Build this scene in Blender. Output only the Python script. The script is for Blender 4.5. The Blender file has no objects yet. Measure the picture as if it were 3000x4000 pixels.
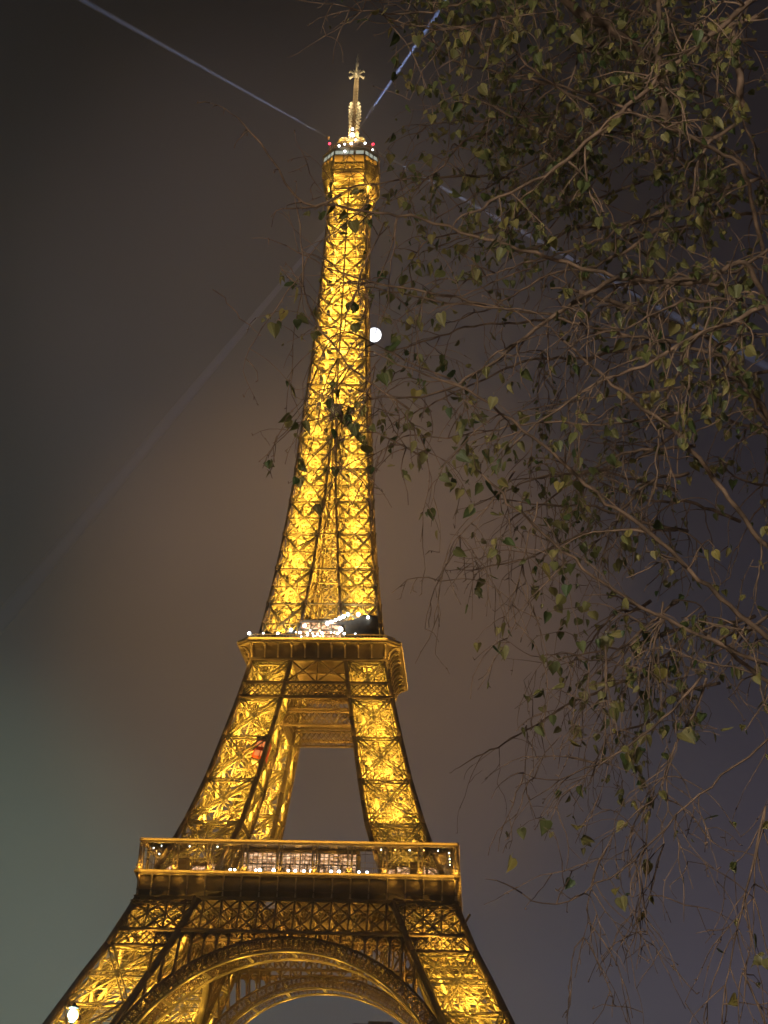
import bpy, math, random
import numpy as np
from mathutils import Vector, Matrix

SC = bpy.context.scene
COL = SC.collection
random.seed(7)
rng = np.random.default_rng(7)

# ------------------------------------------------------------------ camera
CAM = np.array([38.27194, -324.99527, 1.6])
YAW, PITCH, ROLL, FPX = 0.07554, 0.45528, 0.03364, 5207.03
PW, PH = 3000.0, 4000.0
def cam_axes():
    cy, sy, cp, sp = math.cos(YAW), math.sin(YAW), math.cos(PITCH), math.sin(PITCH)
    f = np.array([-sy*cp, cy*cp, sp]); r = np.array([cy, sy, 0.0]); u = np.cross(r, f)
    cr, sr = math.cos(ROLL), math.sin(ROLL)
    return cr*r + sr*u, -sr*r + cr*u, f
RV, UV, FV = cam_axes()
cam = bpy.data.cameras.new("camera")
cam.sensor_fit = 'VERTICAL'; cam.sensor_height = 36.0; cam.lens = FPX/PH*36.0
cam.clip_start = 0.1; cam.clip_end = 30000
camo = bpy.data.objects.new("camera", cam); COL.objects.link(camo)
M = Matrix(((RV[0], UV[0], -FV[0], CAM[0]), (RV[1], UV[1], -FV[1], CAM[1]), (RV[2], UV[2], -FV[2], CAM[2]), (0, 0, 0, 1)))
camo.matrix_world = M
SC.camera = camo
def ray(x, y):
    d = FV + (x-PW/2)/FPX*RV - (y-PH/2)/FPX*UV
    return d
def at(x, y, depth):            # where the line of sight through a photo pixel is, depth metres ahead
    return CAM + ray(x, y)*depth

SC.view_settings.view_transform = 'Standard'
SC.view_settings.look = 'None'
SC.view_settings.exposure = 0.0
SC.view_settings.gamma = 1.0
SC.render.film_transparent = False
cy = SC.cycles
cy.max_bounces = 4; cy.diffuse_bounces = 2; cy.glossy_bounces = 1; cy.transmission_bounces = 2
cy.transparent_max_bounces = 8; cy.volume_bounces = 0
cy.use_denoising = True
cy.sample_clamp_indirect = 12.0; cy.sample_clamp_direct = 40.0
cy.light_sampling_threshold = 0.0
cy.caustics_reflective = False; cy.caustics_refractive = False

# ------------------------------------------------------------------ night sky
world = bpy.data.worlds.new("World"); SC.world = world
world.use_nodes = True
nt = world.node_tree; nt.nodes.clear()
out = nt.nodes.new("ShaderNodeOutputWorld"); bg = nt.nodes.new("ShaderNodeBackground")
tc = nt.nodes.new("ShaderNodeTexCoord"); sep = nt.nodes.new("ShaderNodeSeparateXYZ")
nt.links.new(tc.outputs["Generated"], sep.inputs[0])
ramp = nt.nodes.new("ShaderNodeValToRGB")           # sky glow of the city, by height above the horizon
ramp.color_ramp.elements[0].position = 0.0; ramp.color_ramp.elements[0].color = (0.120, 0.118, 0.112, 1)
ramp.color_ramp.elements[1].position = 0.95; ramp.color_ramp.elements[1].color = (0.004, 0.0045, 0.006, 1)
for p_, c_ in ((0.12, (0.100, 0.094, 0.100)), (0.20, (0.074, 0.068, 0.073)), (0.34, (0.036, 0.035, 0.039)), (0.50, (0.018, 0.018, 0.022)), (0.70, (0.0070, 0.0074, 0.0100))):
    e = ramp.color_ramp.elements.new(p_); e.color = (*c_, 1)
nt.links.new(sep.outputs["Z"], ramp.inputs[0])
# greener glow over the city on the left, bluer to the right
mr = nt.nodes.new("ShaderNodeMapRange"); mr.inputs[1].default_value = -0.42; mr.inputs[2].default_value = 0.32
nt.links.new(sep.outputs["X"], mr.inputs[0])
tint = nt.nodes.new("ShaderNodeValToRGB")
tint.color_ramp.elements[0].position = 0.0; tint.color_ramp.elements[0].color = (0.98, 1.14, 0.93, 1)
tint.color_ramp.elements[1].position = 1.0; tint.color_ramp.elements[1].color = (0.76, 0.66, 0.98, 1)
nt.links.new(mr.outputs[0], tint.inputs[0])
mul = nt.nodes.new("ShaderNodeMix"); mul.data_type = 'RGBA'; mul.blend_type = 'MULTIPLY'; mul.inputs[0].default_value = 1.0
nt.links.new(ramp.outputs[0], mul.inputs[6]); nt.links.new(tint.outputs[0], mul.inputs[7])
# bloom and hazy glow of the tower, painted into the sky as a warm lobe
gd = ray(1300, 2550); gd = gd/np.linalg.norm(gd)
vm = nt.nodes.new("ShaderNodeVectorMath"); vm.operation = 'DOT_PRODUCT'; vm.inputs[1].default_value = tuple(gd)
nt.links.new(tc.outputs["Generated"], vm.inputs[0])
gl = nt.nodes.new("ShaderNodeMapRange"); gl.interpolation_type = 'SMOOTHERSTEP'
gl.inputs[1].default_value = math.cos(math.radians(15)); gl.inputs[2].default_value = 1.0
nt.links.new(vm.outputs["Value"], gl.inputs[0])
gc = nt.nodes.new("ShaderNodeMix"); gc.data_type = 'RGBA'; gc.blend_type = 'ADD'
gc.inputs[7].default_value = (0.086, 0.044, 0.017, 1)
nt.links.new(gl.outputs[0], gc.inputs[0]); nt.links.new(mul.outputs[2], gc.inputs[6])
vm2 = nt.nodes.new("ShaderNodeVectorMath"); vm2.operation = 'DOT_PRODUCT'; gd2 = ray(1150, 1350); vm2.inputs[1].default_value = tuple(gd2/np.linalg.norm(gd2))  # second lobe of the tower's glow, painted round its upper part
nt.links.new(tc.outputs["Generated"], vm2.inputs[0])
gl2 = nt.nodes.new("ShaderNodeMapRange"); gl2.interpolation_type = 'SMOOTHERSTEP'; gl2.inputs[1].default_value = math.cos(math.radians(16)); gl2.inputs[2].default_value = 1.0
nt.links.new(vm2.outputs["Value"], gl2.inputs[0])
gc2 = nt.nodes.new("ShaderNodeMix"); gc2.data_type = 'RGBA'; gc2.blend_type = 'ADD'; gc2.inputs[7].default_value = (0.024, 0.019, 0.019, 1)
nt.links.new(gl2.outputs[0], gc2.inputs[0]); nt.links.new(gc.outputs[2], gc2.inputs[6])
vm3 = nt.nodes.new("ShaderNodeVectorMath"); vm3.operation = 'DOT_PRODUCT'; gd3 = ray(-350, 3750); vm3.inputs[1].default_value = tuple(gd3/np.linalg.norm(gd3))  # green lobe painted in at lower left for city glow and lens flare
nt.links.new(tc.outputs["Generated"], vm3.inputs[0])
gl3 = nt.nodes.new("ShaderNodeMapRange"); gl3.interpolation_type = 'SMOOTHERSTEP'; gl3.inputs[1].default_value = math.cos(math.radians(14)); gl3.inputs[2].default_value = 1.0
nt.links.new(vm3.outputs["Value"], gl3.inputs[0])
gc3 = nt.nodes.new("ShaderNodeMix"); gc3.data_type = 'RGBA'; gc3.blend_type = 'ADD'; gc3.inputs[7].default_value = (0.042, 0.060, 0.038, 1)
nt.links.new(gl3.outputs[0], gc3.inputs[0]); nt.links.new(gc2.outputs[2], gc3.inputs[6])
# faint uneven cloud, lit by the city
cn = nt.nodes.new("ShaderNodeTexNoise"); cn.inputs["Scale"].default_value = 3.2; cn.inputs["Detail"].default_value = 4
nt.links.new(tc.outputs["Generated"], cn.inputs["Vector"])
cm = nt.nodes.new("ShaderNodeMapRange"); cm.inputs[1].default_value = 0.3; cm.inputs[2].default_value = 0.7; cm.inputs[3].default_value = 0.86; cm.inputs[4].default_value = 1.14
nt.links.new(cn.outputs["Fac"], cm.inputs[0])
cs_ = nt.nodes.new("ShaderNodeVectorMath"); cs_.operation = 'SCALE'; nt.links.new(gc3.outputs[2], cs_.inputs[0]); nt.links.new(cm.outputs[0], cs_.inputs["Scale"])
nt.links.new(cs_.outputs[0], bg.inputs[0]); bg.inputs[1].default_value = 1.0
nt.links.new(bg.outputs[0], out.inputs[0])

# moonlight, from where the moon stands
MOON_DIR = ray(1462, 1308); MOON_DIR = MOON_DIR/np.linalg.norm(MOON_DIR)
sun = bpy.data.lights.new("moonlight", 'SUN'); sun.energy = 0.012; sun.angle = math.radians(0.5); sun.color = (0.85, 0.9, 1.0)
suno = bpy.data.objects.new("moonlight", sun); COL.objects.link(suno)
suno.rotation_euler = Vector(MOON_DIR).to_track_quat('Z', 'Y').to_euler()

# ------------------------------------------------------------------ helpers
def tag(o, label=None, cat=None, group=None, kind=None):
    if label: o["label"] = label
    if cat: o["category"] = cat
    if group: o["group"] = group
    if kind: o["kind"] = kind
    return o
def empty(name, loc=(0, 0, 0), parent=None):
    o = bpy.data.objects.new(name, None); COL.objects.link(o); o.location = loc
    if parent: o.parent = parent
    return o
def norm(v): return v/np.maximum(np.linalg.norm(v, axis=-1, keepdims=True), 1e-9)

class MB:
    """collects bars, boxes, polygons and tubes; build() links them as one mesh object"""
    def __init__(s): s.bars = []; s.V = []; s.F = []; s.n = 0
    def bar(s, p, q, w, d=None, n=(0, -1, 0), j=0.05):
        d = w if d is None else d
        k = 1 + random.uniform(-j, j)
        s.bars.append((*p, *q, w*k, d*(1 + random.uniform(-j, j)), *n))
    def add(s, verts, faces):
        b = s.n
        s.V.extend([tuple(map(float, v)) for v in verts]); s.F.extend([tuple(i + b for i in f) for f in faces]); s.n += len(verts)
    def box(s, lo, hi):
        x0, y0, z0 = lo; x1, y1, z1 = hi
        s.add([(x0, y0, z0), (x1, y0, z0), (x1, y1, z0), (x0, y1, z0), (x0, y0, z1), (x1, y0, z1), (x1, y1, z1), (x0, y1, z1)],
              [(0, 3, 2, 1), (4, 5, 6, 7), (0, 1, 5, 4), (1, 2, 6, 5), (2, 3, 7, 6), (3, 0, 4, 7)])
    def loft(s, rings, closed_ends=True):
        m = len(rings[0]); vs = [v for r in rings for v in r]; fs = []
        for i in range(len(rings)-1):
            for k in range(m):
                a = i*m + k; b = i*m + (k+1) % m
                fs.append((a, b, b+m, a+m))
        if closed_ends:
            fs.append(tuple(range(m-1, -1, -1))); fs.append(tuple((len(rings)-1)*m + k for k in range(m)))
        s.add(vs, fs)
    def tube(s, pts, radii, sides=6):
        pts = np.array(pts, float); n = len(pts)
        t = np.gradient(pts, axis=0); t = norm(t)
        ref = np.array([0.3, 0.2, 0.93]) if abs(t[0, 2]) < 0.9 else np.array([1.0, 0.1, 0])
        a = np.cross(t[0], ref); a /= np.linalg.norm(a)
        rings = []
        for i in range(n):
            a = a - t[i]*np.dot(a, t[i]); a /= max(np.linalg.norm(a), 1e-9); b = np.cross(t[i], a)
            r = radii[i] if hasattr(radii, '__len__') else radii
            rings.append([pts[i] + r*(math.cos(2*math.pi*k/sides)*a + math.sin(2*math.pi*k/sides)*b) for k in range(sides)])
        s.loft(rings)
    def girder(s, p, q, width, depth, n, fl=0.25, lace=0.14, pitch=None, both=False):
        """a laced girder: two flanges apart by width, zigzag lacing, box depth along n"""
        p = np.array(p, float); q = np.array(q, float); n = np.array(n, float)
        a = q - p; L = np.linalg.norm(a); a /= L
        sd = np.cross(a, n); sd /= np.linalg.norm(sd); nn = np.cross(sd, a)
        for sg in (-1, 1):
            o = sd*sg*(width/2 - fl/2)
            s.bar(p+o, q+o, fl, depth, nn)
        pitch = pitch or width*1.15
        m = max(2, int(round(L/pitch)))
        for face in ((-1, 1) if both else (-1,)):
            off = nn*face*depth*0.45
            for i in range(m):
                s0 = -1 if (i + (face > 0)) % 2 else 1
                A = p + a*L*i/m + sd*s0*(width/2-fl) + off
                B = p + a*L*(i+1)/m - sd*s0*(width/2-fl) + off
                s.bar(A, B, lace, lace*0.6, nn)
    def arrays(s):
        V = np.array(s.V, float).reshape(-1, 3); counts = [len(f) for f in s.F]; idx = [i for f in s.F for i in f]
        if s.bars:
            B = np.array(s.bars, float); P, Q, w, d, n = B[:, 0:3], B[:, 3:6], B[:, 6:7], B[:, 7:8], B[:, 8:11]
            a = norm(Q-P); sd = np.cross(a, n)
            bad = np.linalg.norm(sd, axis=1) < 1e-3
            sd[bad] = np.cross(a[bad], np.array([0.31, 0.87, 0.38])); sd = norm(sd); nn = np.cross(sd, a)
            c = []
            for E in (P, Q):
                for su, sv in ((-1, -1), (1, -1), (1, 1), (-1, 1)): c.append(E + sd*su*w/2 + nn*sv*d/2)
            BV = np.stack(c, 1).reshape(-1, 3)
            f = np.array([(0, 1, 5, 4), (1, 2, 6, 5), (2, 3, 7, 6), (3, 0, 4, 7), (0, 3, 2, 1), (4, 5, 6, 7)])
            F = (np.arange(len(B))[:, None, None]*8 + f[None] + len(V)).reshape(-1)
            V = np.vstack([V, BV]) if len(V) else BV
            counts += [4]*(6*len(B)); idx = np.concatenate([np.array(idx, int), F])
        return V, np.array(counts, int), np.array(idx, int)
    def build(s, name, mat, parent=None, smooth=False):
        V, counts, idx = s.arrays()
        me = bpy.data.meshes.new(name)
        me.vertices.add(len(V)); me.vertices.foreach_set("co", V.astype(np.float32).ravel())
        me.loops.add(len(idx)); me.loops.foreach_set("vertex_index", idx.astype(np.int32))
        me.polygons.add(len(counts)); st = np.concatenate([[0], np.cumsum(counts)[:-1]])
        me.polygons.foreach_set("loop_start", st.astype(np.int32))
        me.update(calc_edges=True); me.validate()
        if smooth: me.polygons.foreach_set("use_smooth", [True]*len(me.polygons))
        if mat: me.materials.append(mat)
        o = bpy.data.objects.new(name, me); COL.objects.link(o)
        if parent: o.parent = parent
        return o
def copy_tree(o, parent=None):
    c = o.copy(); COL.objects.link(c)
    if parent: c.parent = parent
    for ch in list(o.children): copy_tree(ch, c)
    return c
def four(o):
    """the same part on the other three sides of the tower"""
    r = [o]
    for k in (1, 2, 3):
        c = copy_tree(o, o.parent); c.rotation_euler = (0, 0, k*math.pi/2); r.append(c)
    return r

def mat(name, color, rough=0.6, metal=0.0, noise=None, emit=None, estr=0.0, island=None, bump=0.0):
    m = bpy.data.materials.new(name); m.use_nodes = True
    t = m.node_tree; b = t.nodes["Principled BSDF"]
    b.inputs["Base Color"].default_value = (*color, 1); b.inputs["Roughness"].default_value = rough; b.inputs["Metallic"].default_value = metal
    b.inputs["Specular IOR Level"].default_value = 0.3
    if noise:
        sc, amt = noise
        tx = t.nodes.new("ShaderNodeTexCoord"); nz = t.nodes.new("ShaderNodeTexNoise"); nz.inputs["Scale"].default_value = sc; nz.inputs["Detail"].default_value = 5
        t.links.new(tx.outputs["Object"], nz.inputs["Vector"])
        rp = t.nodes.new("ShaderNodeValToRGB")
        rp.color_ramp.elements[0].position = 0.3; rp.color_ramp.elements[1].position = 0.7
        rp.color_ramp.elements[0].color = (*[c*(1-amt) for c in color], 1); rp.color_ramp.elements[1].color = (*[min(1, c*(1+amt)) for c in color], 1)
        t.links.new(nz.outputs["Fac"], rp.inputs[0]); t.links.new(rp.outputs[0], b.inputs["Base Color"])
        if bump:
            bp = t.nodes.new("ShaderNodeBump"); bp.inputs["Strength"].default_value = bump; bp.inputs["Distance"].default_value = 0.01
            t.links.new(nz.outputs["Fac"], bp.inputs["Height"]); t.links.new(bp.outputs[0], b.inputs["Normal"])
    if emit:
        b.inputs["Emission Color"].default_value = (*emit, 1); b.inputs["Emission Strength"].default_value = estr
    return m
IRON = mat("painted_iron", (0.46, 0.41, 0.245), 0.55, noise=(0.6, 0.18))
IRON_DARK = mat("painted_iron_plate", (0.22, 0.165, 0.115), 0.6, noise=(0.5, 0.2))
SOD = (1.0, 0.53, 0.068)            # sodium floodlight
def lamp(loc, power, color=SOD, size=0.25, parent=None):  # serves the tower's projectors and the added fill lamps alike
    l = bpy.data.lights.new("tower_lamp", 'POINT'); l.energy = power; l.color = color; l.shadow_soft_size = size
    o = bpy.data.objects.new("tower_lamp", l); COL.objects.link(o); o.location = loc
    if parent: o.parent = parent
    return o

def spot(loc, power, d, color=SOD, ang=125, size=0.2):
    l = bpy.data.lights.new("tower_lamp", 'SPOT'); l.energy = power*5.8; l.color = color; l.shadow_soft_size = size; l.spot_size = math.radians(ang); l.spot_blend = 0.5
    o = bpy.data.objects.new("tower_lamp", l); COL.objects.link(o); o.location = loc; o.parent = tower
    o.rotation_euler = Vector(d).to_track_quat('-Z', 'Y').to_euler(); return o

# ------------------------------------------------------------------ ground
GROUND = mat("gravel", (0.16, 0.14, 0.11), 0.9, noise=(0.4, 0.25))
g = MB(); g.add([(-950, -950, 0), (950, -950, 0), (950, 950, 0), (-950, 950, 0)], [(0, 1, 2, 3)])
tag(g.build("ground", GROUND), kind="structure")

# ------------------------------------------------------------------ the tower
OH = [0, 25, 33.8, 41.4, 57.6, 66.5, 71, 81, 92, 102.4, 112, 122, 132.9, 144, 155.9, 168, 180, 188, 205, 224, 243, 262, 276]
OW = [59.2, 46.4, 42.3, 38.4, 31.7, 28.2, 26.6, 23.6, 20.9, 18.5, 16.6, 14.85, 13.25, 11.95, 10.75, 9.85, 9.15, 8.72, 7.75, 6.85, 6.25, 5.82, 5.7]
IH = [0, 28.3, 41.3, 57.6, 70.7, 81, 92.3, 102.4, 115, 128.5, 138.6, 149.2, 159, 168, 180, 197, 300]
IW = [45.2, 31.6, 25.4, 18.3, 14.0, 11.9, 9.9, 8.25, 6.3, 4.45, 3.3, 2.5, 1.6, 1.05, 0.7, 0.45, 0.45]
wo = lambda h: float(np.interp(h, OH, OW))
wi = lambda h: float(np.interp(h, IH, IW))
tower = empty("iron_tower")
tag(tower, "tall iron lattice tower lit gold from within, with a mast on top", "tower")

NF = (0, -1, 0)
def corners(h):          # the four posts of the front left pillar: outer corner, front inner, side inner, deep inner
    o, i = wo(h), wi(h)
    return [np.array((-o, -o, h)), np.array((-i, -o, h)), np.array((-o, -i, h)), np.array((-i, -i, h))]
FACES = [(0, 1, (0, -1, 0)), (0, 2, (-1, 0, 0)), (2, 3, (0, 1, 0)), (1, 3, (1, 0, 0))]

def pillar(levels, name, post_w, gir_w, mid_h=(), style="girder", inner=True, gusset=0.0, star=True, post_dark=True):
    PP = [MB() for _ in range(4)]; G = MB(); I = MB()
    fine = []
    for a, b in zip(levels[:-1], levels[1:]):
        fine += [a, (a+b)/2]
    fine.append(levels[-1])
    for k in range(4):
        for a, b in zip(fine[:-1], fine[1:]):
            ca, cb = corners(a)[k], corners(b)[k]
            PP[k].bar(ca, cb + (cb-ca)*0.01, post_w, post_w, NF, 0.0)
    for a, b in zip(levels[:-1], levels[1:]):
        A, B = corners(a), corners(b)
        cen_a = sum(A)/4; cen_b = sum(B)/4
        for fi, (u, v, n) in enumerate(FACES):
            n = np.array(n, float); ins = -n*(0.25 if style == "girder" else 0.12)
            a0, a1, b0, b1 = A[u]+ins, A[v]+ins, B[u]+ins, B[v]+ins
            e0 = norm(a1-a0); ea = e0*post_w*0.45
            if style == "girder":
                G.girder(a0+ea, b1-ea, gir_w, 0.7, n); G.girder(a1-ea, b0+ea, gir_w, 0.7, n)
                up = np.array((0, 0, 0.45))
                G.girder(b0+ea-up, b1-ea-up, gir_w*0.85, 0.7, n)
                if (a, b) in mid_h:
                    m0 = (a0+b0)/2; m1 = (a1+b1)/2; G.girder(m0+ea, m1-ea, gir_w*0.9, 0.7, n)
                # thin secondary bracing behind the cross
                for q in (0.25, 0.75):
                    m0 = a0*(1-q)+b0*q - n*0.9; m1 = a1*(1-q)+b1*q - n*0.9
                    I.bar(m0, m1, 0.22, 0.2, n)
                I.bar((a0+a1)/2 - n*0.9, (b0+b1)/2 - n*0.9, 0.3, 0.25, n)
                c = (a0+a1+b0+b1)/4
                for p_ in (a0*0.5+b0*0.5, a1*0.5+b1*0.5):
                    for r_ in ((a0+a1)/2, (b0+b1)/2): I.bar(p_ - n*0.8, r_ - n*0.8, 0.24, 0.16, n)
                if star:
                    G.bar(c - np.array((0, 0, 0.45)) + n*0.35, c + np.array((0, 0, 0.45)) + n*0.35, 0.9, 0.12, n, 0)
            else:
                dn = 0.16
                G.bar(a0, b1, gir_w, dn, n); G.bar(a1, b0, gir_w, dn*1.3, n)
                G.bar(b0, b1, gir_w*1.1, dn*1.7, n)
                # deeper laced girders behind the front cross catch the light
                L = np.linalg.norm(a1-a0)
                back = -n*min(0.55, L*0.15)
                I.bar(a0+back, b1+back, 0.6, 0.2, n)
                I.bar(a1+back*1.2, b0+back*1.2, 0.6, 0.2, n)
                I.bar(b0+back, b1+back, 0.7, 0.25, n)
                m0 = (a0+b0)/2; m1 = (a1+b1)/2; I.bar(m0+back, m1+back, 0.4, 0.2, n)
                for p_ in (m0, m1):
                    for r_ in ((a0+a1)/2, (b0+b1)/2): I.bar(p_+back, r_+back, 0.36, 0.14, n)
            if gusset:
                for pk, cnr in ((u, b0), (v, b1)):
                    PP[pk].bar(cnr + n*0.2 - np.array((0, 0, gusset*0.6)), cnr + n*0.2 + np.array((0, 0, gusset*0.6)), gusset, 0.2, n, 0)
        if inner:
            # horizontal diaphragm, inclined lift rails, stair flights and landings inside the pillar
            ci = [c*0.92 + cen_b*0.08 for c in B]
            I.bar(ci[0], ci[3], 0.35, 0.5, (0, 0, 1)); I.bar(ci[1], ci[2], 0.35, 0.45, (0, 0, 1))
            w_ = (wo(a)-wi(a))
            ux = np.array((1.0, 0, 0)); uy = np.array((0, 1.0, 0))
            for sx in ((-0.16, 0.10) if style != "girder" else (-0.12,)):
                for sy in (-0.14, 0.12):
                    I.bar(cen_a+ux*sx*w_+uy*sy*w_, cen_b+ux*sx*w_+uy*sy*w_, 0.28, 0.45, NF)
            m = 4 if style != 'girder' else 3
            for i in range(m):
                t0, t1 = i/m, (i+1)/m
                c0 = cen_a*(1-t0)+cen_b*t0; c1 = cen_a*(1-t1)+cen_b*t1
                s_ = 1 if i % 2 else -1
                q0 = c0 + ux*0.28*w_*s_ + uy*0.25*w_; q1 = c1 - ux*0.28*w_*s_ + uy*0.25*w_
                I.bar(q0, q1, 0.9, 0.14, (0, 0, 1)); I.bar(q0+(0, 0, 1.0), q1+(0, 0, 1.0), 0.07, 0.07, NF)
                q0 = c0 - uy*0.3*w_*s_ - ux*0.3*w_; q1 = c1 + uy*0.3*w_*s_ - ux*0.3*w_
                I.bar(q0, q1, 0.8, 0.12, (0, 0, 1))
                I.bar(c1-ux*0.4*w_, c1+ux*0.4*w_, 0.14, 0.14, NF); I.bar(c1-uy*0.4*w_, c1+uy*0.4*w_, 0.14, 0.14, NF)
    o = empty(name, parent=tower)
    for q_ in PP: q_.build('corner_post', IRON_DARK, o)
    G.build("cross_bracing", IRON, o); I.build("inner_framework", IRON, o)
    return o

LEG_LEVELS = [0.3, 15.5, 29.2, 41.3, 51.6]
leg = pillar(LEG_LEVELS, "leg", 1.25, 1.3, mid_h=[(29.2, 41.3), (15.5, 29.2)])
leg_set = four(leg)
PIL_LEVELS = [58.4, 70.3, 81.0, 91.9, 102.0, 112.0]
pil = pillar(PIL_LEVELS, "pillar", 1.0, 1.15)
pil_set = four(pil)
UP_LEVELS = [117.2, 128.5, 138.7, 149.2, 159.2, 169.4, 179.0, 188.2]
upp = pillar(UP_LEVELS, "upper_pillar", 0.62, 0.30, style="bar", gusset=1.0)
up_set = four(upp)

# upper shaft, one column
def shaft():
    lv = [188.2]; d = 8.6
    while lv[-1] + d < 268: lv.append(lv[-1]+d); d *= 0.965
    lv.append(270.0)
    PP = [MB() for _ in range(4)]; PM = [MB() for _ in range(4)]; G = MB(); I = MB()
    for a, b in zip(lv[:-1], lv[1:]):
        oa, ob = wo(a), wo(b)
        ring = lambda o, h: [np.array((-o, -o, h)), np.array((o, -o, h)), np.array((o, o, h)), np.array((-o, o, h))]
        A, B = ring(oa, a), ring(ob, b)
        nrm = [(0, -1, 0), (1, 0, 0), (0, 1, 0), (-1, 0, 0)]
        for k in range(4):
            PP[k].bar(A[k], B[k], 0.6, 0.6, NF, 0)
            n = np.array(nrm[k], float); a0, a1, b0, b1 = A[k], A[(k+1) % 4], B[k], B[(k+1) % 4]
            am, bm = (a0+a1)/2, (b0+b1)/2
            PM[k].bar(am, bm, 0.42, 0.4, n, 0)
            ins = -n*0.12
            for (p0, p1, q0, q1) in ((a0, am, b0, bm), (am, a1, bm, b1)):
                G.bar(p0+ins, q1+ins, 0.24, 0.15, n); G.bar(p1+ins, q0+ins, 0.24, 0.2, n)
                bk = -n*0.6
                I.bar(p0+bk, q1+bk, 0.55, 0.18, n); I.bar(p1+bk*1.3, q0+bk*1.3, 0.55, 0.18, n)
                I.bar((p0+q0)/2+bk, (p1+q1)/2+bk, 0.4, 0.2, n)
            G.bar(b0+ins, b1+ins, 0.28, 0.26, n)
            I.bar(b0-n*0.7, b1-n*0.7, 0.7, 0.22, n)
            PM[k].bar(bm + n*0.15-np.array((0, 0, 0.4)), bm+n*0.15+np.array((0, 0, 0.4)), 0.7, 0.2, n, 0)
        # lift guides and spiral stair inside
        for sx in (-1.6, 1.6):
            for sy in (-1.6, 1.6):
                I.bar((sx, sy, a), (sx, sy, b), 0.22, 0.22, NF)
        m = 4
        for i in range(m):
            z0 = a+(b-a)*i/m; z1 = a+(b-a)*(i+1)/m; s_ = 1 if i % 2 else -1; q = oa*0.55
            I.bar((-q*s_, q, z0), (q*s_, q, z1), 0.8, 0.12, (0, 0, 1)); I.bar((q, -q*s_, z0), (q, q*s_, z1), 0.6, 0.12, (0, 0, 1))
            I.bar((-q, -q*s_, z0), (-q, q*s_, z1), 0.6, 0.12, (0, 0, 1)); I.bar((-1.6, -1.6, z1), (1.6, -1.6, z1), 0.15, 0.15, NF); I.bar((-1.6, 1.6, z1), (1.6, 1.6, z1), 0.15, 0.15, NF)
            I.bar((-oa+.5, 0, z1), (oa-.5, 0, z1), 0.15, 0.15, NF); I.bar((0, -oa+.5, z1), (0, oa-.5, z1), 0.15, 0.15, NF)
        I.bar(B[0]*0.9+np.array((0, 0, b*0.1)), B[2]*0.9+np.array((0, 0, b*0.1)), 0.3, 0.3, (0, 0, 1)); I.bar(B[1]*0.9+np.array((0, 0, b*0.1)), B[3]*0.9+np.array((0, 0, b*0.1)), 0.3, 0.25, (0, 0, 1))
    o = empty('shaft', parent=tower)
    for q_ in PP: q_.build('corner_post', IRON_DARK, o)
    for q_ in PM: q_.build('middle_post', IRON_DARK, o)
    G.build("cross_bracing", IRON, o); I.build("inner_framework", IRON, o)
    return lv
SHAFT_LV = shaft()

# bracing between the pillars above the second floor
def gap_bracing():
    G = MB(); N = MB()
    for a, b in zip(UP_LEVELS[:-1], UP_LEVELS[1:]):
        oa, ob, ia, ib = wo(a), wo(b), wi(a), wi(b)
        if ia > 0.9:
            G.bar((-ia, -oa, a), (ib, -ob, b), 0.24, 0.15, NF); G.bar((ia, -oa, a), (-ib, -ob, b), 0.24, 0.2, NF)
            m = (a+b)/2; G.bar((0, -wo(m)-0.1, m-0.35), (0, -wo(m)-0.1, m+0.35), 0.7, 0.15, NF, 0)
            G.bar((0, -wo(a)+0.1, a), (0, -wo(m)+0.05, m), 0.2, 0.3, NF)
        G.bar((-ib, -ob, b), (ib, -ob, b), 0.4, 0.25, NF)
        N.bar((-ia, -ia, a), (ib, -ib, b), 0.2, 0.2, NF); N.bar((ia, -ia, a), (-ib, -ib, b), 0.22, 0.2, NF); N.bar((-ib, -ib, b), (ib, -ib, b), 0.35, 0.3, NF)
    return G.build("gap_bracing", IRON, tower), N.build("inner_gap_bracing", IRON, tower)
for o_ in gap_bracing(): four(o_)
lsh = MB()
for z in np.arange(117.5, 188, 2.9):
    q = 1.9
    for (x0, y0), (x1, y1) in (((-q, -q), (q, -q)), ((q, -q), (q, q)), ((q, q), (-q, q)), ((-q, q), (-q, -q))):
        lsh.bar((x0, y0, z), (x1, y1, z), 0.22, 0.2, NF); lsh.bar((x0, y0, z), (x1, y1, z+2.9), 0.2, 0.16, NF); lsh.bar((x1, y1, z), (x0, y0, z+2.9), 0.2, 0.18, NF); lsh.bar((x0, y0, z), (x0, y0, z+2.9), 0.34, 0.34, NF, 0)
    lsh.bar((0, -q-.05, z), (0, -q-.05, z+2.9), 0.4, 0.2, NF, 0)
lsh.build("lift_shaft", IRON, tower)

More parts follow.
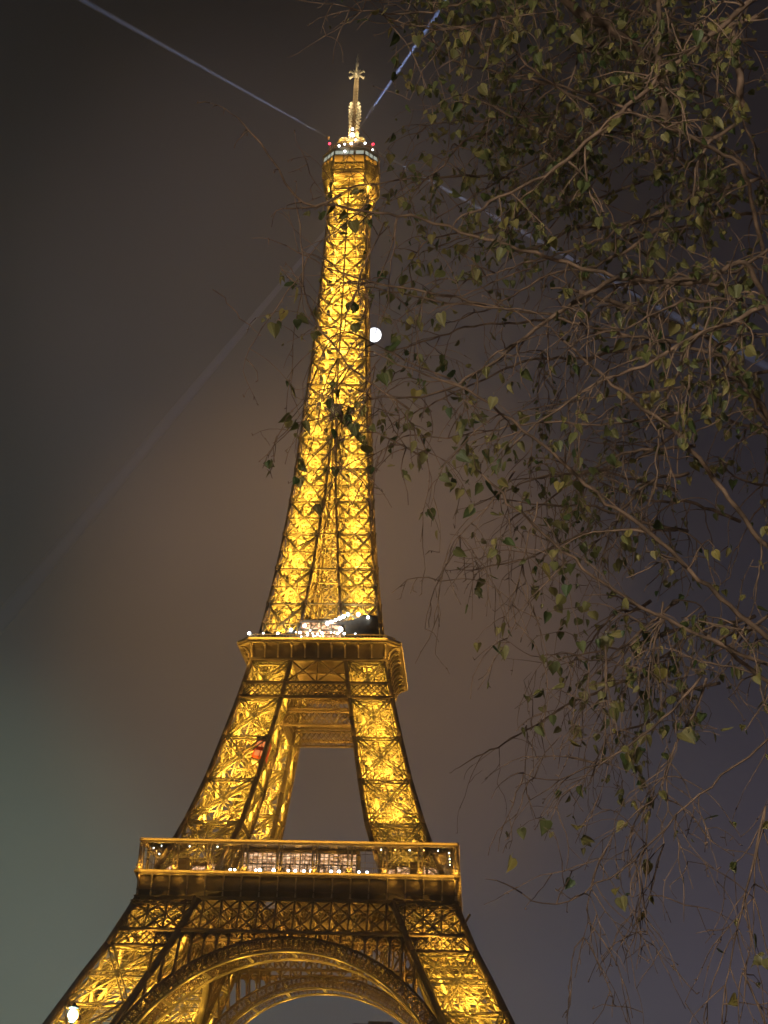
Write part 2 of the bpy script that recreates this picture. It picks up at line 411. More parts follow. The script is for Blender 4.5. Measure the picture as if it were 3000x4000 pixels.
# ---- arches
AC, RI, RO = 6.4, 34.45, 37.3
def arch(plane, name, rim_d):
    A = MB(); R = MB(); n_ = 96
    th0 = math.radians(4)
    def pt(th, r, dy=0):
        x = r*math.cos(th); z = AC + r*math.sin(th)
        return np.array((x, -plane(z) + dy, z))
    ths = np.linspace(th0, math.pi-th0, n_)
    for r, w, d in ((RI, 0.42, rim_d), (RO, 0.5, 0.9)):
        rings = []
        for th in ths:
            rings.append([pt(th, r-w/2, 0), pt(th, r+w/2, 0), pt(th, r+w/2, d), pt(th, r-w/2, d)])
        (R if r == RI else A).loft(rings)
    for r in (RI+0.95, RI+2.0):
        for t0, t1 in zip(ths[:-1], ths[1:]): A.bar(pt(t0, r, 0.3), pt(t1, r, 0.3), 0.16, 0.4, NF)
    for i in range(n_-1):
        t0, t1 = ths[i], ths[i+1]; tm = (t0+t1)/2
        A.bar(pt(t0, RI+0.2, 0.3), pt(t0, RO-0.2, 0.3), 0.30 if i % 2 else 0.16, 0.5, NF)
        A.bar(pt(t0, RI+2.0, 0.3), pt(tm, RO-0.25, 0.3), 0.16, 0.3, NF); A.bar(pt(t1, RI+2.0, 0.3), pt(tm, RO-0.25, 0.3), 0.16, 0.33, NF)
        A.bar(pt(t0, RI+0.95, 0.3), pt(t1, RI+2.0, 0.3), 0.12, 0.25, NF); A.bar(pt(t1, RI+0.95, 0.3), pt(t0, RI+2.0, 0.3), 0.12, 0.28, NF)
    # arcade between the arch and the girder above
    top = 44.6
    xs = np.arange(-28.6, 28.7, 2.6)
    for x0, x1 in zip(xs[:-1], xs[1:]):
        def zex(x): return AC + math.sqrt(max(RO*RO - x*x, 0.1))
        z0, z1 = zex(x0)+0.25, zex(x1)+0.25
        dy = lambda z: -plane(z)+0.35
        for x, z in ((x0, z0),):
            if z < top-0.4 and abs(x) < wi(z)+0.5: A.bar((x, dy(z), z), (x, dy(top), top), 0.45, 0.6, NF)
        zl = max(z0, z1); r_ = (x1-x0)/2-0.2; cx = (x0+x1)/2
        if zl < top-2.2 and abs(cx) < wi(zl):
            cz = top-0.5-r_
            if cz > zl-1.0:
                prev = None
                for k in range(9):
                    t = math.pi*k/8; q = np.array((cx+r_*math.cos(t), dy(cz), cz+r_*math.sin(t)))
                    if prev is not None: A.bar(prev, q, 0.4, 0.6, NF)
                    prev = q
                for sx in (-1, 1): A.add([(cx+sx*(r_+0.2), dy(cz)+.1, cz), (cx+sx*(r_+0.2), dy(top)+.1, top), (cx, dy(top)+.1, top), (cx, dy(cz+r_)+.1, cz+r_), (cx+sx*r_*.72, dy(cz)+.1, cz+r_*.72)], [(0, 1, 2, 3, 4)])
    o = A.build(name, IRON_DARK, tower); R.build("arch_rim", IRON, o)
    return o
four(arch(wo, "arch", 1.5)); four(arch(lambda z: wi(z)+0.6, "arch", 1.4))
# braces tying the two arches of one side together
br = MB()
for th in np.linspace(math.radians(28), math.radians(152), 9):
    for r in (RI+0.4, RO-0.4):
        x, z = r*math.cos(th), AC+r*math.sin(th)
        br.girder((x, -wo(z)+1.2, z), (x, -wi(z)-1.0, z), 0.6, 0.3, (math.cos(th), 0, math.sin(th)), pitch=1.0)
four(br.build("arch_tie", IRON, tower))

# ---- first floor belt: lattice girder, diamond bands, frieze, gallery
C1 = 35.35; BAY = C1*2/18
def belt():
    G = MB()
    z0, z1, off = 44.9, 51.8, 0.15
    Y = lambda z: -wo(z)-off
    W = lambda z: wo(z)+0.2
    G.bar((-W(z1), Y(z1), z1), (W(z1), Y(z1), z1), 0.7, 0.7, NF, 0); G.bar((-W(44.75), Y(44.75), 44.75), (W(44.75), Y(44.75), 44.75), 0.75, 0.72, NF, 0)
    G.bar((-W(41.4), Y(41.4), 41.4), (-wi(41.4), Y(41.4), 41.4), 0.55, 0.7, NF, 0); G.bar((W(41.4), Y(41.4), 41.4), (wi(41.4), Y(41.4), 41.4), 0.55, 0.7, NF, 0)
    def clip(p, q):
        ok = []
        for t in np.linspace(0, 1, 25):
            c = np.array(p)*(1-t)+np.array(q)*t
            if abs(c[0]) <= W(c[2]): ok.append(t)
        if len(ok) < 2: return None
        return np.array(p)*(1-ok[0])+np.array(q)*ok[0], np.array(p)*(1-ok[-1])+np.array(q)*ok[-1]
    for k in range(-10, 11):
        x = k*BAY
        s = clip((x, Y(z0), z0), (x, Y(z1), z1))
        if s: G.bar(*s, 0.34, 0.5, NF)
        for sg in (-1, 1):
            s = clip((x-sg*BAY, Y(z0)+0.05, z0), (x+sg*BAY, Y(z1)+0.05, z1))
            if s: G.bar(*s, 0.36, 0.35+0.05*sg, NF)
    # small diamonds on the legs
    a0, a1 = 41.7, 44.5; step = 1.45
    for k in range(-60, 61):
        x = k*step
        for sg in (-1, 1):
            p = np.array((x, Y(a0), a0)); q = np.array((x+sg*(a1-a0)*1.0, Y(a1), a1))
            if wi(43)-1.0 < abs(x) < W(a0) and wi(43)-1.0 < abs(q[0]) < W(a1): G.bar(p, q, 0.2, 0.2+0.03*sg, NF)
    # the same girder on the inner side
    Yi = lambda z: -wi(z)-0.3
    for z in (44.9, 51.8): G.bar((-wo(z), Yi(z), z), (wo(z), Yi(z), z), 0.7, 0.6, NF, 0)
    for k in range(-9, 10):
        x = k*BAY
        G.bar((x, Yi(z0), z0), (x, Yi(z1), z1), 0.4, 0.4, NF)
        for sg in (-1, 1): G.bar((x-sg*BAY*.5, Yi(z0), z0), (x+sg*BAY*.5, Yi(z1), z1), 0.5, 0.4+0.05*sg, NF)
        # cross beams between outer and inner girder
        G.girder((x, Y(50.5), 50.8), (x, Yi(50.5), 50.8), 0.9, 0.4, (1, 0, 0), pitch=1.3); G.bar((x, Y(45), 45.2), (x, Yi(45), 45.2), 0.35, 0.4, NF)
        G.bar((x, Y(50.5), 50.5), (x, Yi(45), 45.4), 0.3, 0.3, NF)
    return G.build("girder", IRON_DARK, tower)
four(belt())

FRIEZE = mat("frieze_plate", (0.20, 0.15, 0.105), 0.65, noise=(0.35, 0.25))
GOLDTRIM = mat("painted_iron_trim", (0.50, 0.40, 0.26), 0.5, noise=(1.2, 0.15))
LAMP_WHITE = mat("lamp_white", (0.8, 0.85, 0.9), 0.4, emit=(0.85, 0.95, 1.0), estr=14)
LAMP_WARM = mat("lamp_warm", (0.9, 0.7, 0.4), 0.4, emit=(1.0, 0.55, 0.14), estr=9)
GLASS_LIT = None
def window_mat():
    m = bpy.data.materials.new("lit_interior"); m.use_nodes = True; t = m.node_tree; b = t.nodes["Principled BSDF"]
    tx = t.nodes.new("ShaderNodeTexCoord"); br = t.nodes.new("ShaderNodeTexNoise"); br.inputs["Scale"].default_value = 0.9; br.inputs["Detail"].default_value = 4; br.inputs["Roughness"].default_value = 0.75
    mp = t.nodes.new("ShaderNodeMapping"); mp.inputs["Scale"].default_value = (1.0, 1.0, 2.2)
    t.links.new(tx.outputs["Object"], mp.inputs[0]); t.links.new(mp.outputs[0], br.inputs["Vector"])
    rp = t.nodes.new("ShaderNodeValToRGB")
    el = rp.color_ramp.elements
    el[0].position = 0.40; el[0].color = (0.05, 0.025, 0.012, 1); el[1].position = 0.62; el[1].color = (1.0, 0.68, 0.42, 1)
    x = el.new(0.5); x.color = (0.50, 0.25, 0.11, 1)
    t.links.new(br.outputs["Fac"], rp.inputs[0]); t.links.new(rp.outputs[0], b.inputs["Emission Color"])
    b.inputs["Emission Strength"].default_value = 1.6; b.inputs["Base Color"].default_value = (0.05, 0.04, 0.03, 1); b.inputs["Roughness"].default_value = 0.2
    return m
LIT = window_mat(); LIT2 = window_mat(); LIT2.node_tree.nodes['Principled BSDF'].inputs['Emission Strength'].default_value = 2.2
DARKGLASS = mat("dark_glass", (0.03, 0.03, 0.035), 0.12)
def bulb(loc, r, m, parent, name="lamp"):
    b = MB(); rings = []
    for i in range(1, 6):
        t = math.pi*i/6; rings.append([(r*math.sin(t)*math.cos(2*math.pi*k/8), r*math.sin(t)*math.sin(2*math.pi*k/8), -r*math.cos(t)) for k in range(8)])
    b.loft(rings); o = b.build(name, m, parent, smooth=True); o.location = loc
    return o

def gallery1():
    y = -C1
    root = empty("gallery", parent=tower)
    f = MB(); f.box((-C1+0.9, y+0.9, 52.2), (C1-0.9, y+1.3, 56.4)); f.box((-C1+0.4, y+0.5, 51.95), (C1-0.4, y+1.6, 52.25)); f.box((-C1+0.7, y+0.75, 53.4), (C1-0.7, y+0.95, 53.6))
    f.build("frieze", FRIEZE, root)
    c = MB(); c.box((-C1, y, 56.95), (C1, y+1.4, 57.6)); c.box((-C1+0.25, y+0.25, 56.6), (C1-0.25, y+1.4, 56.95)); c.build("cornice", GOLDTRIM, root)
    for k in range(-9, 10):
        x = k*BAY; x = max(-C1+1.1, min(C1-1.1, x)); b = MB()
        # a console: slender shaft with a knuckle, curling out under the cornice
        prof = [(0.9, 52.3, .15), (0.72, 52.6, .2), (0.78, 53.2, .13), (0.78, 53.9, .12), (0.62, 54.1, .2), (0.78, 54.3, .12), (0.74, 55.2, .13), (0.55, 55.9, .17), (0.28, 56.35, .2), (0.12, 56.59, .22)]
        b.loft([[(x-w, y+dy, z), (x+w, y+dy, z), (x+w, y+0.9, z), (x-w, y+0.9, z)] for dy, z, w in prof])
        b.build("console", GOLDTRIM, root)
    # canopy rim and posts
    r = MB(); r.box((-C1+0.7, y+0.6, 63.5), (C1-0.7, y+1.3, 63.85)); r.box((-C1+0.5, y+0.4, 63.85), (C1-0.5, y+1.5, 64.45)); r.build("canopy_rim", GOLDTRIM, root)
    rf = MB(); rf.box((-C1+1.5, y+1.5, 64.0), (C1-1.5, y+8.5, 64.3)); rf.build("canopy", IRON_DARK, root)
    for k in range(10):
        x = -C1 + 1.1 + k*(2*C1-2.2)/9; p = MB()
        for sx in (-0.42, 0.42): p.box((x+sx-0.17, y+0.55, 57.6), (x+sx+0.17, y+0.95, 63.5))
        for z in (58.0, 59.6, 61.2, 62.8): p.box((x-0.28, y+0.65, z), (x+0.28, y+0.85, z+0.12))
        p.box((x-0.75, y+0.45, 57.6), (x+0.75, y+1.05, 58.15)); p.build("gallery_post", GOLDTRIM, root)
    # balustrade: rails and thin balusters, glass screen frames
    b = MB(); b.box((-C1+0.4, y+0.32, 58.7), (C1-0.4, y+0.42, 58.8)); n = 150
    for i in range(n): b.bar((-C1+0.4+(2*C1-0.8)*i/(n-1), y+0.37, 57.6), (-C1+0.4+(2*C1-0.8)*i/(n-1), y+0.37, 58.7), 0.05, 0.05, NF)
    b.build("balustrade", IRON_DARK, root)
    s = MB()
    for k in range(36):
        x = -C1+1.2+(2*C1-2.4)*k/35; s.bar((x, y+2.2, 57.6), (x, y+2.2, 63.9), 0.1, 0.1, NF)
    for z in (60.2, 62.0): s.bar((-C1+1.2, y+2.2, z), (C1-1.2, y+2.2, z), 0.09, 0.09, NF)
    s.build("screen_frame", IRON_DARK, root)
    # pavilion behind the middle bays
    pv = MB(); pv.box((-13.0, y+6.0, 57.6), (13.0, y+10.2, 63.6)); pv.build("pavilion", IRON_DARK, root)
    for k in range(3):
        x0 = -12.6+k*8.5; w = MB(); w.box((x0, y+5.9, 58.4), (x0+8.0, y+6.0, 62.9)); w.build("window", LIT, root)
    fr = MB()
    for k in range(25): fr.bar((-12.6+k*1.05, y+5.83, 58.3), (-12.6+k*1.05, y+5.83, 63), 0.30 if k % 4 == 0 else 0.16, 0.1, NF)
    for k in range(16): x0 = random.uniform(-12, 11); w0 = random.uniform(.5, 1.1); fr.bar((x0, y+5.55, 58.4), (x0, y+5.55, 58.4+random.uniform(.9, 1.9)), w0*.6, 0.3, NF)
    for z, hh in ((58.4, .3), (60.3, .35), (61.2, .14), (62.0, .14), (62.9, .2)): fr.bar((-12.8, y+5.78, z), (12.8, y+5.78, z), hh, 0.1, NF)
    fr.build("window_frame", IRON_DARK, root)
    for sx in (-1, 1):                             # low kiosks in the end bays
        a, b = sorted((sx*17.5, sx*31.5)); kb = MB(); kb.box((a, y+8.0, 57.6), (b, y+11, 60.9)); kb.build("kiosk", IRON_DARK, root)
        for k in range(4):
            x0 = a+0.4+k*3.4; w = MB(); w.box((x0, y+7.9, 58.5), (x0+2.9, y+8.0, 60.5 if k % 2 else 60.0)); w.build("window", LIT, root)
        for k in range(5): bulb((sx*(18+k*3.1), y+2.6, 63.2), 0.12, LAMP_WARM if k % 2 else LAMP_WHITE, root)
    for x in (-14.6, -13.6, -9.0, -8.1, -5.1, -1.9, -0.4, 1.5, 3.1, 7.4, 9.1, 13.4, 15.2):
        bulb((x, y+1.6, 58.1), random.uniform(0.26, 0.4), LAMP_WHITE, root)
    return root
gal = gallery1()
four(gal)
dk = MB()
for k in range(4):
    c, s = round(math.cos(k*math.pi/2)), round(math.sin(k*math.pi/2))
    q = [(-C1+1.3, -C1+1.3), (C1-1.3, -C1+1.3), (14.5, -14.5), (-14.5, -14.5)]
    q = [(x*c-y*s, x*s+y*c) for x, y in q]
    dk.loft([[(x, y, 56.3) for x, y in q], [(x, y, 57.5) for x, y in q]])
dk.build("first_floor_deck", IRON_DARK, tower)

# ---- second floor
C2, CH2 = 20.4, 3.1
def octa(w, ch, z): return [(-w+ch, -w, z), (w-ch, -w, z), (w, -w+ch, z), (w, w-ch, z), (w-ch, w, z), (-w+ch, w, z), (-w, w-ch, z), (-w, -w+ch, z)]
def second_floor():
    root = empty("second_floor", parent=tower)
    cv = MB(); n = 8; rings = []
    for i in range(n+1):
        t = i/n*math.pi/2
        w = 17.1 + (C2-0.7-17.1)*(1-math.cos(t)); z = 112.9 + (116.2-112.9)*math.sin(t)
        rings.append(octa(w, 1.3+(CH2-1.3)*(1-math.cos(t)), z))
    cv.loft(rings, False); cv.build("cove", FRIEZE, root)
    rm = MB()
    for (w, z0, z1) in ((C2, 116.3, 117.0), (C2-0.35, 115.95, 116.3)):
        a, b = octa(w, CH2, z0), octa(w, CH2, z1); c, d = octa(w-0.9, CH2-0.3, z0), octa(w-0.9, CH2-0.3, z1)
        rm.add(a+b+c+d, [(k, (k+1) % 8, 8+(k+1) % 8, 8+k) for k in range(8)] + [(k, 16+k, 16+(k+1) % 8, (k+1) % 8) for k in range(8)] + [(8+k, 8+(k+1) % 8, 24+(k+1) % 8, 24+k) for k in range(8)])
    rm.build("cornice", GOLDTRIM, root)
    for sd in range(4):
        ca, sa = round(math.cos(sd*math.pi/2)), round(math.sin(sd*math.pi/2))
        for k in range(-5, 6):
            b = MB(); x = k*3.3; rr = []
            for i in range(9):
                t = i/8*math.pi/2
                w = 17.1+(C2-0.9-17.1)*(1-math.cos(t)); z = 112.9+(116.0-112.9)*math.sin(t)
                o = 0.34; hw = 0.19 + 0.08*(i > 5)
                nx, nz = math.cos(t), -math.sin(t)
                pts = [(x-hw, -w-o*nx, z+o*nz), (x+hw, -w-o*nx, z+o*nz), (x+hw, -w+0.05, z), (x-hw, -w+0.05, z)]
                rr.append([(px*ca-py*sa, px*sa+py*ca, pz) for px, py, pz in pts])
            b.loft(rr); b.build("console", GOLDTRIM, root)
    dkb = MB(); dkb.loft([octa(C2-0.9, CH2-0.3, 116.35), octa(C2-0.9, CH2-0.3, 116.8)]); dkb.build("deck", IRON_DARK, root)
    # railing set in from the edge, with rail lamps
    rl = MB(); o1 = octa(18.6, 2.6, 118.4); o0 = octa(18.6, 2.6, 116.85)
    for k in range(8):
        p, q = np.array(o1[k]), np.array(o1[(k+1) % 8]); p0, q0 = np.array(o0[k]), np.array(o0[(k+1) % 8])
        rl.bar(p, q, 0.28, 0.28, (0, 0, 1)); rl.bar(p-(0, 0, .8), q-(0, 0, .8), 0.1, 0.1, (0, 0, 1))
        m = max(3, int(np.linalg.norm(q-p)/0.8))
        for i in range(m): rl.bar(p0+(q0-p0)*i/m, p+(q-p)*i/m, 0.08, 0.08, (0, 0, 1))
    rl.build("railing", GOLDTRIM, root)
    # pavilion between the pillars
    pv = MB(); pv.box((-5.4, -14.2, 116.8), (5.4, 14.2, 123.4)); pv.box((-6.2, -14.9, 123.4), (6.2, 14.9, 123.9)); pv.build("pavilion", IRON_DARK, root)
    for sy in (-1, 1):
        for k in range(4):
            w = MB(); x0 = -5.1+k*2.6; y0, y1 = sorted((sy*14.2, sy*14.28))
            w.box((x0, y0, 121.5), (x0+2.3, y1, 123.2)); w.box((x0, y0, 117.4), (x0+2.3, y1, 121.0)); w.build("window", LIT2, root)
    return root
sf = second_floor()
for x, y, z, r in ((-17.3, -18.6, 118.6, .42), (-10.2, -18.6, 118.6, .36), (-5.0, -16.5, 119.6, .4), (0.9, -18.6, 118.7, .35), (4.6, -18.6, 118.6, .34), (6.3, -18.6, 118.6, .36), (5.0, -15.6, 121.0, .62), (-4.1, -15.5, 121.9, .45), (-7.4, -15.8, 120.7, .45), (-3.2, -15.8, 119.5, .42), (9.0, -18.5, 118.6, .28), (-0.3, -18.6, 118.5, .3), (-13.8, -18.6, 118.6, .25)):
    bulb((x, y, z), r*0.9, LAMP_WHITE, sf)
for k in range(26):
    bulb((rng.normal(0.5, 3.4), rng.choice([-18.7, -17.0, -15.5]), rng.uniform(118.3, 119.6)), rng.uniform(.1, .24), LAMP_WHITE if k % 3 else LAMP_WARM, sf)
# dark work screens wrapped round the foot of the upper pillars, work lamps along the top edge
NET = mat("work_netting", (0.10, 0.08, 0.06), 0.9, noise=(1.5, 0.3))
def screen(poly, y, name="work_screen"):
    b = MB(); n = len(poly); v = [(x, -wo(z)-0.45+y, z) for x, z in poly]; v2 = [(x, -wo(z)-0.35+y, z) for x, z in poly]
    b.add(v+v2, [tuple(range(n)), tuple(range(2*n-1, n-1, -1))]+[(k, n+k, n+(k+1) % n, (k+1) % n) for k in range(n)])
    return b.build(name, NET, sf)
screen([(6.3, 117.3), (14.9, 117.3), (14.1, 124.9), (10.6, 125.2), (8.3, 123.9), (2.2, 122.3), (6.2, 122.2)], 0)
screen([(-15.1, 117.3), (-6.3, 117.3), (-6.2, 120.9), (-8.6, 119.9), (-11.0, 119.3), (-13.9, 120.6)], 0)
for x, z, r in ((1.6, 122.6, .5), (2.6, 123.0, .5), (3.6, 123.6, .42), (4.6, 124.1, .5), (5.6, 124.6, .5), (6.6, 125.2, .5), (9.2, 125.2, .55), (11.7, 124.4, .45)):
    bulb((x, -wo(z)-0.7, z), r*0.85, LAMP_WHITE, sf)

# lattice bands under the second floor
def band2():
    G = MB(); Y = lambda z: -wo(z)-0.2; W = lambda z: wo(z)+0.1
    for z, h in ((112.6, .8), (106.1, .8), (102.3, .8)): G.bar((-W(z), Y(z), z), (W(z), Y(z), z), h, 0.6, NF, 0)
    a0, a1 = 102.6, 105.8; st = 1.42
    for k in range(-14, 15):
        for sg in (-1, 1):
            p = np.array((k*st, Y(a0), a0)); q = np.array((k*st+sg*(a1-a0)*0.93, Y(a1), a1))
            if abs(p[0]) < W(a0) and abs(q[0]) < W(a1): G.bar(p, q, 0.24, 0.2+.03*sg, NF)
    for x0, x1 in ((-1, 1),):
        i0, i1 = wi(106), wi(112)
        for sx in (-1, 1):
            G.bar((sx*i0, Y(106.2), 106.3), (0, Y(112.4), 112.4), 0.35, 0.3+.03*sx, NF); G.bar((sx*i1, Y(112.4), 112.4), (0, Y(106.3), 106.3), 0.35, 0.36+.03*sx, NF)
        G.bar((0, Y(106), 106), (0, Y(112), 112), 0.3, 0.3, NF)
    # inner girders seen between the pillars
    Yi = lambda z: -wi(z)-0.2
    for z in (98.2, 101.8, 102.6, 107.6, 112.2): G.bar((-wi(z)-.4, Yi(z), z), (wi(z)+.4, Yi(z), z), 0.5, 0.6, NF, 0)
    for (a0, a1) in ((98.5, 101.6), (102.8, 107.4)):
        for k in range(-9, 10):
            for sg in (-1, 1):
                p = (k*1.3, Yi(a0), a0); q = (k*1.3+sg*(a1-a0)*0.8, Yi(a1), a1)
                if abs(p[0]) < wi(a0)+.3 and abs(q[0]) < wi(a1)+.3: G.bar(p, q, 0.24, 0.2+.03*sg, NF)
    return G.build("lattice_band", IRON_DARK, tower)
four(band2())

# ---- summit
def summit():
    root = empty("summit", parent=tower)
    b = MB(); hts = [(267.6, 5.9, .9), (270.2, 6.7, 2.0), (272.5, 8.0, 3.2), (273.2, 8.35, 3.6)]
    fl = MB(); fl.loft([octa(w, c, z) for z, w, c in ((273.2, 8.35, 3.6), (273.5, 8.35, 3.6))])
    fl.loft([octa(w, c, z) for z, w, c in ((278.6, 8.5, 3.6), (278.9, 8.5, 3.6))]); fl.build("floor_slab", IRON_DARK, root)
    # open cage of the corbels
    cg = MB()
    for k in range(8):
        nk = (k+1) % 8
        for (z0, w0, c0), (z1, w1, c1) in zip(hts[:-1], hts[1:]):
            A, B = octa(w0, c0, z0), octa(w1, c1, z1)
            cg.bar(A[k], B[k], 0.35, 0.35, (0, 0, 1)); cg.bar(A[nk], B[k], 0.18, 0.16, (0, 0, 1)); cg.bar(B[k], B[nk], 0.25, 0.25, (0, 0, 1))
        A, B = octa(8.35, 3.6, 273.4), octa(8.35, 3.6, 278.7)
        cg.bar(A[k], B[k], 0.4, 0.4, (0, 0, 1))
        a0, a1, b0, b1 = map(np.array, (A[k], A[nk], B[k], B[nk]))
        for q in (0.33, 0.66): cg.bar(a0*(1-q)+a1*q, b0*(1-q)+b1*q, 0.2, 0.2, (0, 0, 1))
        cg.bar(a0, (b0+b1)/2, 0.2, 0.15, (0, 0, 1)); cg.bar(a1, (b0+b1)/2, 0.2, 0.18, (0, 0, 1)); cg.bar((a0+b0)/2, (a1+b1)/2, 0.25, 0.2, (0, 0, 1))
    # louvred fins on the chamfered corners
    for k in (1, 3, 5, 7):
        A, B = octa(7.2, 2.6, 269.5), octa(8.35, 3.6, 277.0); nk = (k+1) % 8
        for i in range(14):
            t = i/13; p = np.array(A[k])*(1-t)+np.array(B[k])*t; q = np.array(A[nk])*(1-t)+np.array(B[nk])*t
            cg.bar(p, q, 0.22, 0.5, (0, 0, 1))
    cab = MB(); cab.box((-2.6, -2.6, 270), (2.6, 2.6, 278.6))
    for z in np.arange(268, 278.5, 2.6):
        for k in range(4):
            c, s = round(math.cos(k*math.pi/2)), round(math.sin(k*math.pi/2))
            for p, q in (((-5.2, -5.2, z), (0, -5.2, z+2.6)), ((0, -5.2, z), (-5.2, -5.2, z+2.6)), ((0, -5.2, z), (5.2, -5.2, z+2.6)), ((5.2, -5.2, z), (0, -5.2, z+2.6)), ((-5.2, -5.2, z), (5.2, -5.2, z)), ((-5.2, -5.2, z), (-5.2, -5.2, z+2.6)), ((0, -5.2, z), (0, -5.2, z+2.6))):
                cg.bar((p[0]*c-p[1]*s, p[0]*s+p[1]*c, p[2]), (q[0]*c-q[1]*s, q[0]*s+q[1]*c, q[2]), 0.26, 0.22, (0, 0, 1)); cab.build("inner_cabin", IRON, root); cg.build("corbel_cage", IRON, root)
    wl = MB(); wl.loft([octa(8.2, 3.5, 278.9), octa(8.2, 3.5, 281.0)]); wl.build("cabin_wall", IRON_DARK, root)
    for k in range(8):
        A, B = octa(8.26, 3.53, 279.3), octa(8.26, 3.53, 280.6); nk = (k+1) % 8
        m = 3
        for i in range(m):
            t0, t1 = (i+.12)/m, (i+.88)/m
            p = [np.array(A[k])*(1-t0)+np.array(A[nk])*t0, np.array(A[k])*(1-t1)+np.array(A[nk])*t1, np.array(B[k])*(1-t1)+np.array(B[nk])*t1, np.array(B[k])*(1-t0)+np.array(B[nk])*t0]
            n = np.array((p[0]+p[2])/2); n[2] = 0; n = n/np.linalg.norm(n)*0.06
            w = MB(); w.add([*p, *[v+n for v in p]], [(4, 5, 6, 7), (0, 1, 5, 4), (1, 2, 6, 5), (2, 3, 7, 6), (3, 0, 4, 7)])
            w.build("window", SUMWIN, root)
    ro = MB(); ro.loft([octa(8.7, 3.7, 281.0), octa(8.7, 3.7, 281.5)]); ro.build("roof_edge", GOLDTRIM, root)
    up = MB(); up.loft([octa(4.4, 1.6, 281.5), octa(4.2, 1.6, 285.4)]); up.loft([octa(6.2, 2.4, 285.4), octa(6.2, 2.4, 285.8)])
    for k in range(8):
        A, B = octa(7.6, 3.2, 281.5), octa(7.0, 2.8, 285.4); nk = (k+1) % 8
        up.bar(A[k], B[k], 0.16, 0.16, (0, 0, 1)); up.bar(B[k], B[nk], 0.14, 0.14, (0, 0, 1)); up.bar(np.array(A[k])+(0, 0, 1.2), np.array(A[nk])+(0, 0, 1.2), 0.1, 0.1, (0, 0, 1))
        for q in (.25, .5, .75): up.bar(np.array(A[k])*(1-q)+np.array(A[nk])*q, np.array(B[k])*(1-q)+np.array(B[nk])*q, 0.08, 0.08, (0, 0, 1))
    up.build("upper_deck", IRON_DARK, root)
    # crossed lattice arches of the campanile
    for ang in (math.pi/4, 3*math.pi/4, -math.pi/4, -3*math.pi/4):
        a = MB(); ux, uy = math.cos(ang), math.sin(ang); prev = None
        for i in range(12):
            t = i/11*math.pi/2
            for o, nm in ((0, 0),):
                r = 5.9*math.cos(t)+0.9*math.sin(t); z = 285.8+5.6*math.sin(t)
                p = np.array((ux*r, uy*r, z)); q = np.array((ux*(r-1.0), uy*(r-1.0), z-0.5))
                if prev is not None:
                    a.bar(prev[0], p, 0.5, 0.5, (uy, -ux, 0)); a.bar(prev[1], q, 0.4, 0.4, (uy, -ux, 0)); a.bar(prev[0], q, 0.25, 0.5, (uy, -ux, 0))
                prev = (p, q)
        a.build("campanile_arch", IRON, root)
    dm = MB(); rings = []
    for i in range(7):
        t = i/6*math.pi/2; r = 3.4*math.cos(t)+0.7; rings.append([(r*math.cos(2*math.pi*k/12), r*math.sin(2*math.pi*k/12), 287.6+3.6*math.sin(t)) for k in range(12)])
    dm.loft(rings); dm.build("dome", IRON, root)
    # whip aerials round the roof
    for k in range(14):
        t = 2*math.pi*k/14+.2; r = 8.3; h = random.uniform(2.2, 5); a = MB()
        lean = 0.5 if k % 4 == 0 else 0.05
        a.tube([(r*math.cos(t), r*math.sin(t), 281.5), ((r+lean)*math.cos(t), (r+lean)*math.sin(t), 281.5+h)], [0.07, 0.05], 5); a.build("aerial", IRON_DARK, root)
    return root
SUMWIN = mat("summit_window", (0.05, 0.05, 0.05), 0.2, emit=(0.8, 0.85, 0.68), estr=0.5)
LAMP_RED = mat("lamp_red", (0.5, 0.05, 0.05), 0.4, emit=(1.0, 0.03, 0.08), estr=5)
su = summit()
for x, y, z, r in ((0.3, -6.2, 288.6, .85), (0.3, -6.2, 291.0, .5), (0.3, -7.2, 284.3, .55), (-3.3, -8.7, 282.2, .42), (4.6, -7.8, 283.9, .4), (-1.6, -8.5, 283.0, .34), (6.9, -6.2, 282.6, .32), (-1.4, -8.8, 279.9, .42), (1.6, -7.4, 285.6, .34)):
    bulb((x, y, z), r*0.8, LAMP_WHITE, su)
for x, y in ((-6.6, -6.6), (6.9, -6.0), (6.6, 6.6), (-6.6, 6.6)): bulb((x, y, 285.0), 0.42, LAMP_RED, su, "warning_lamp")

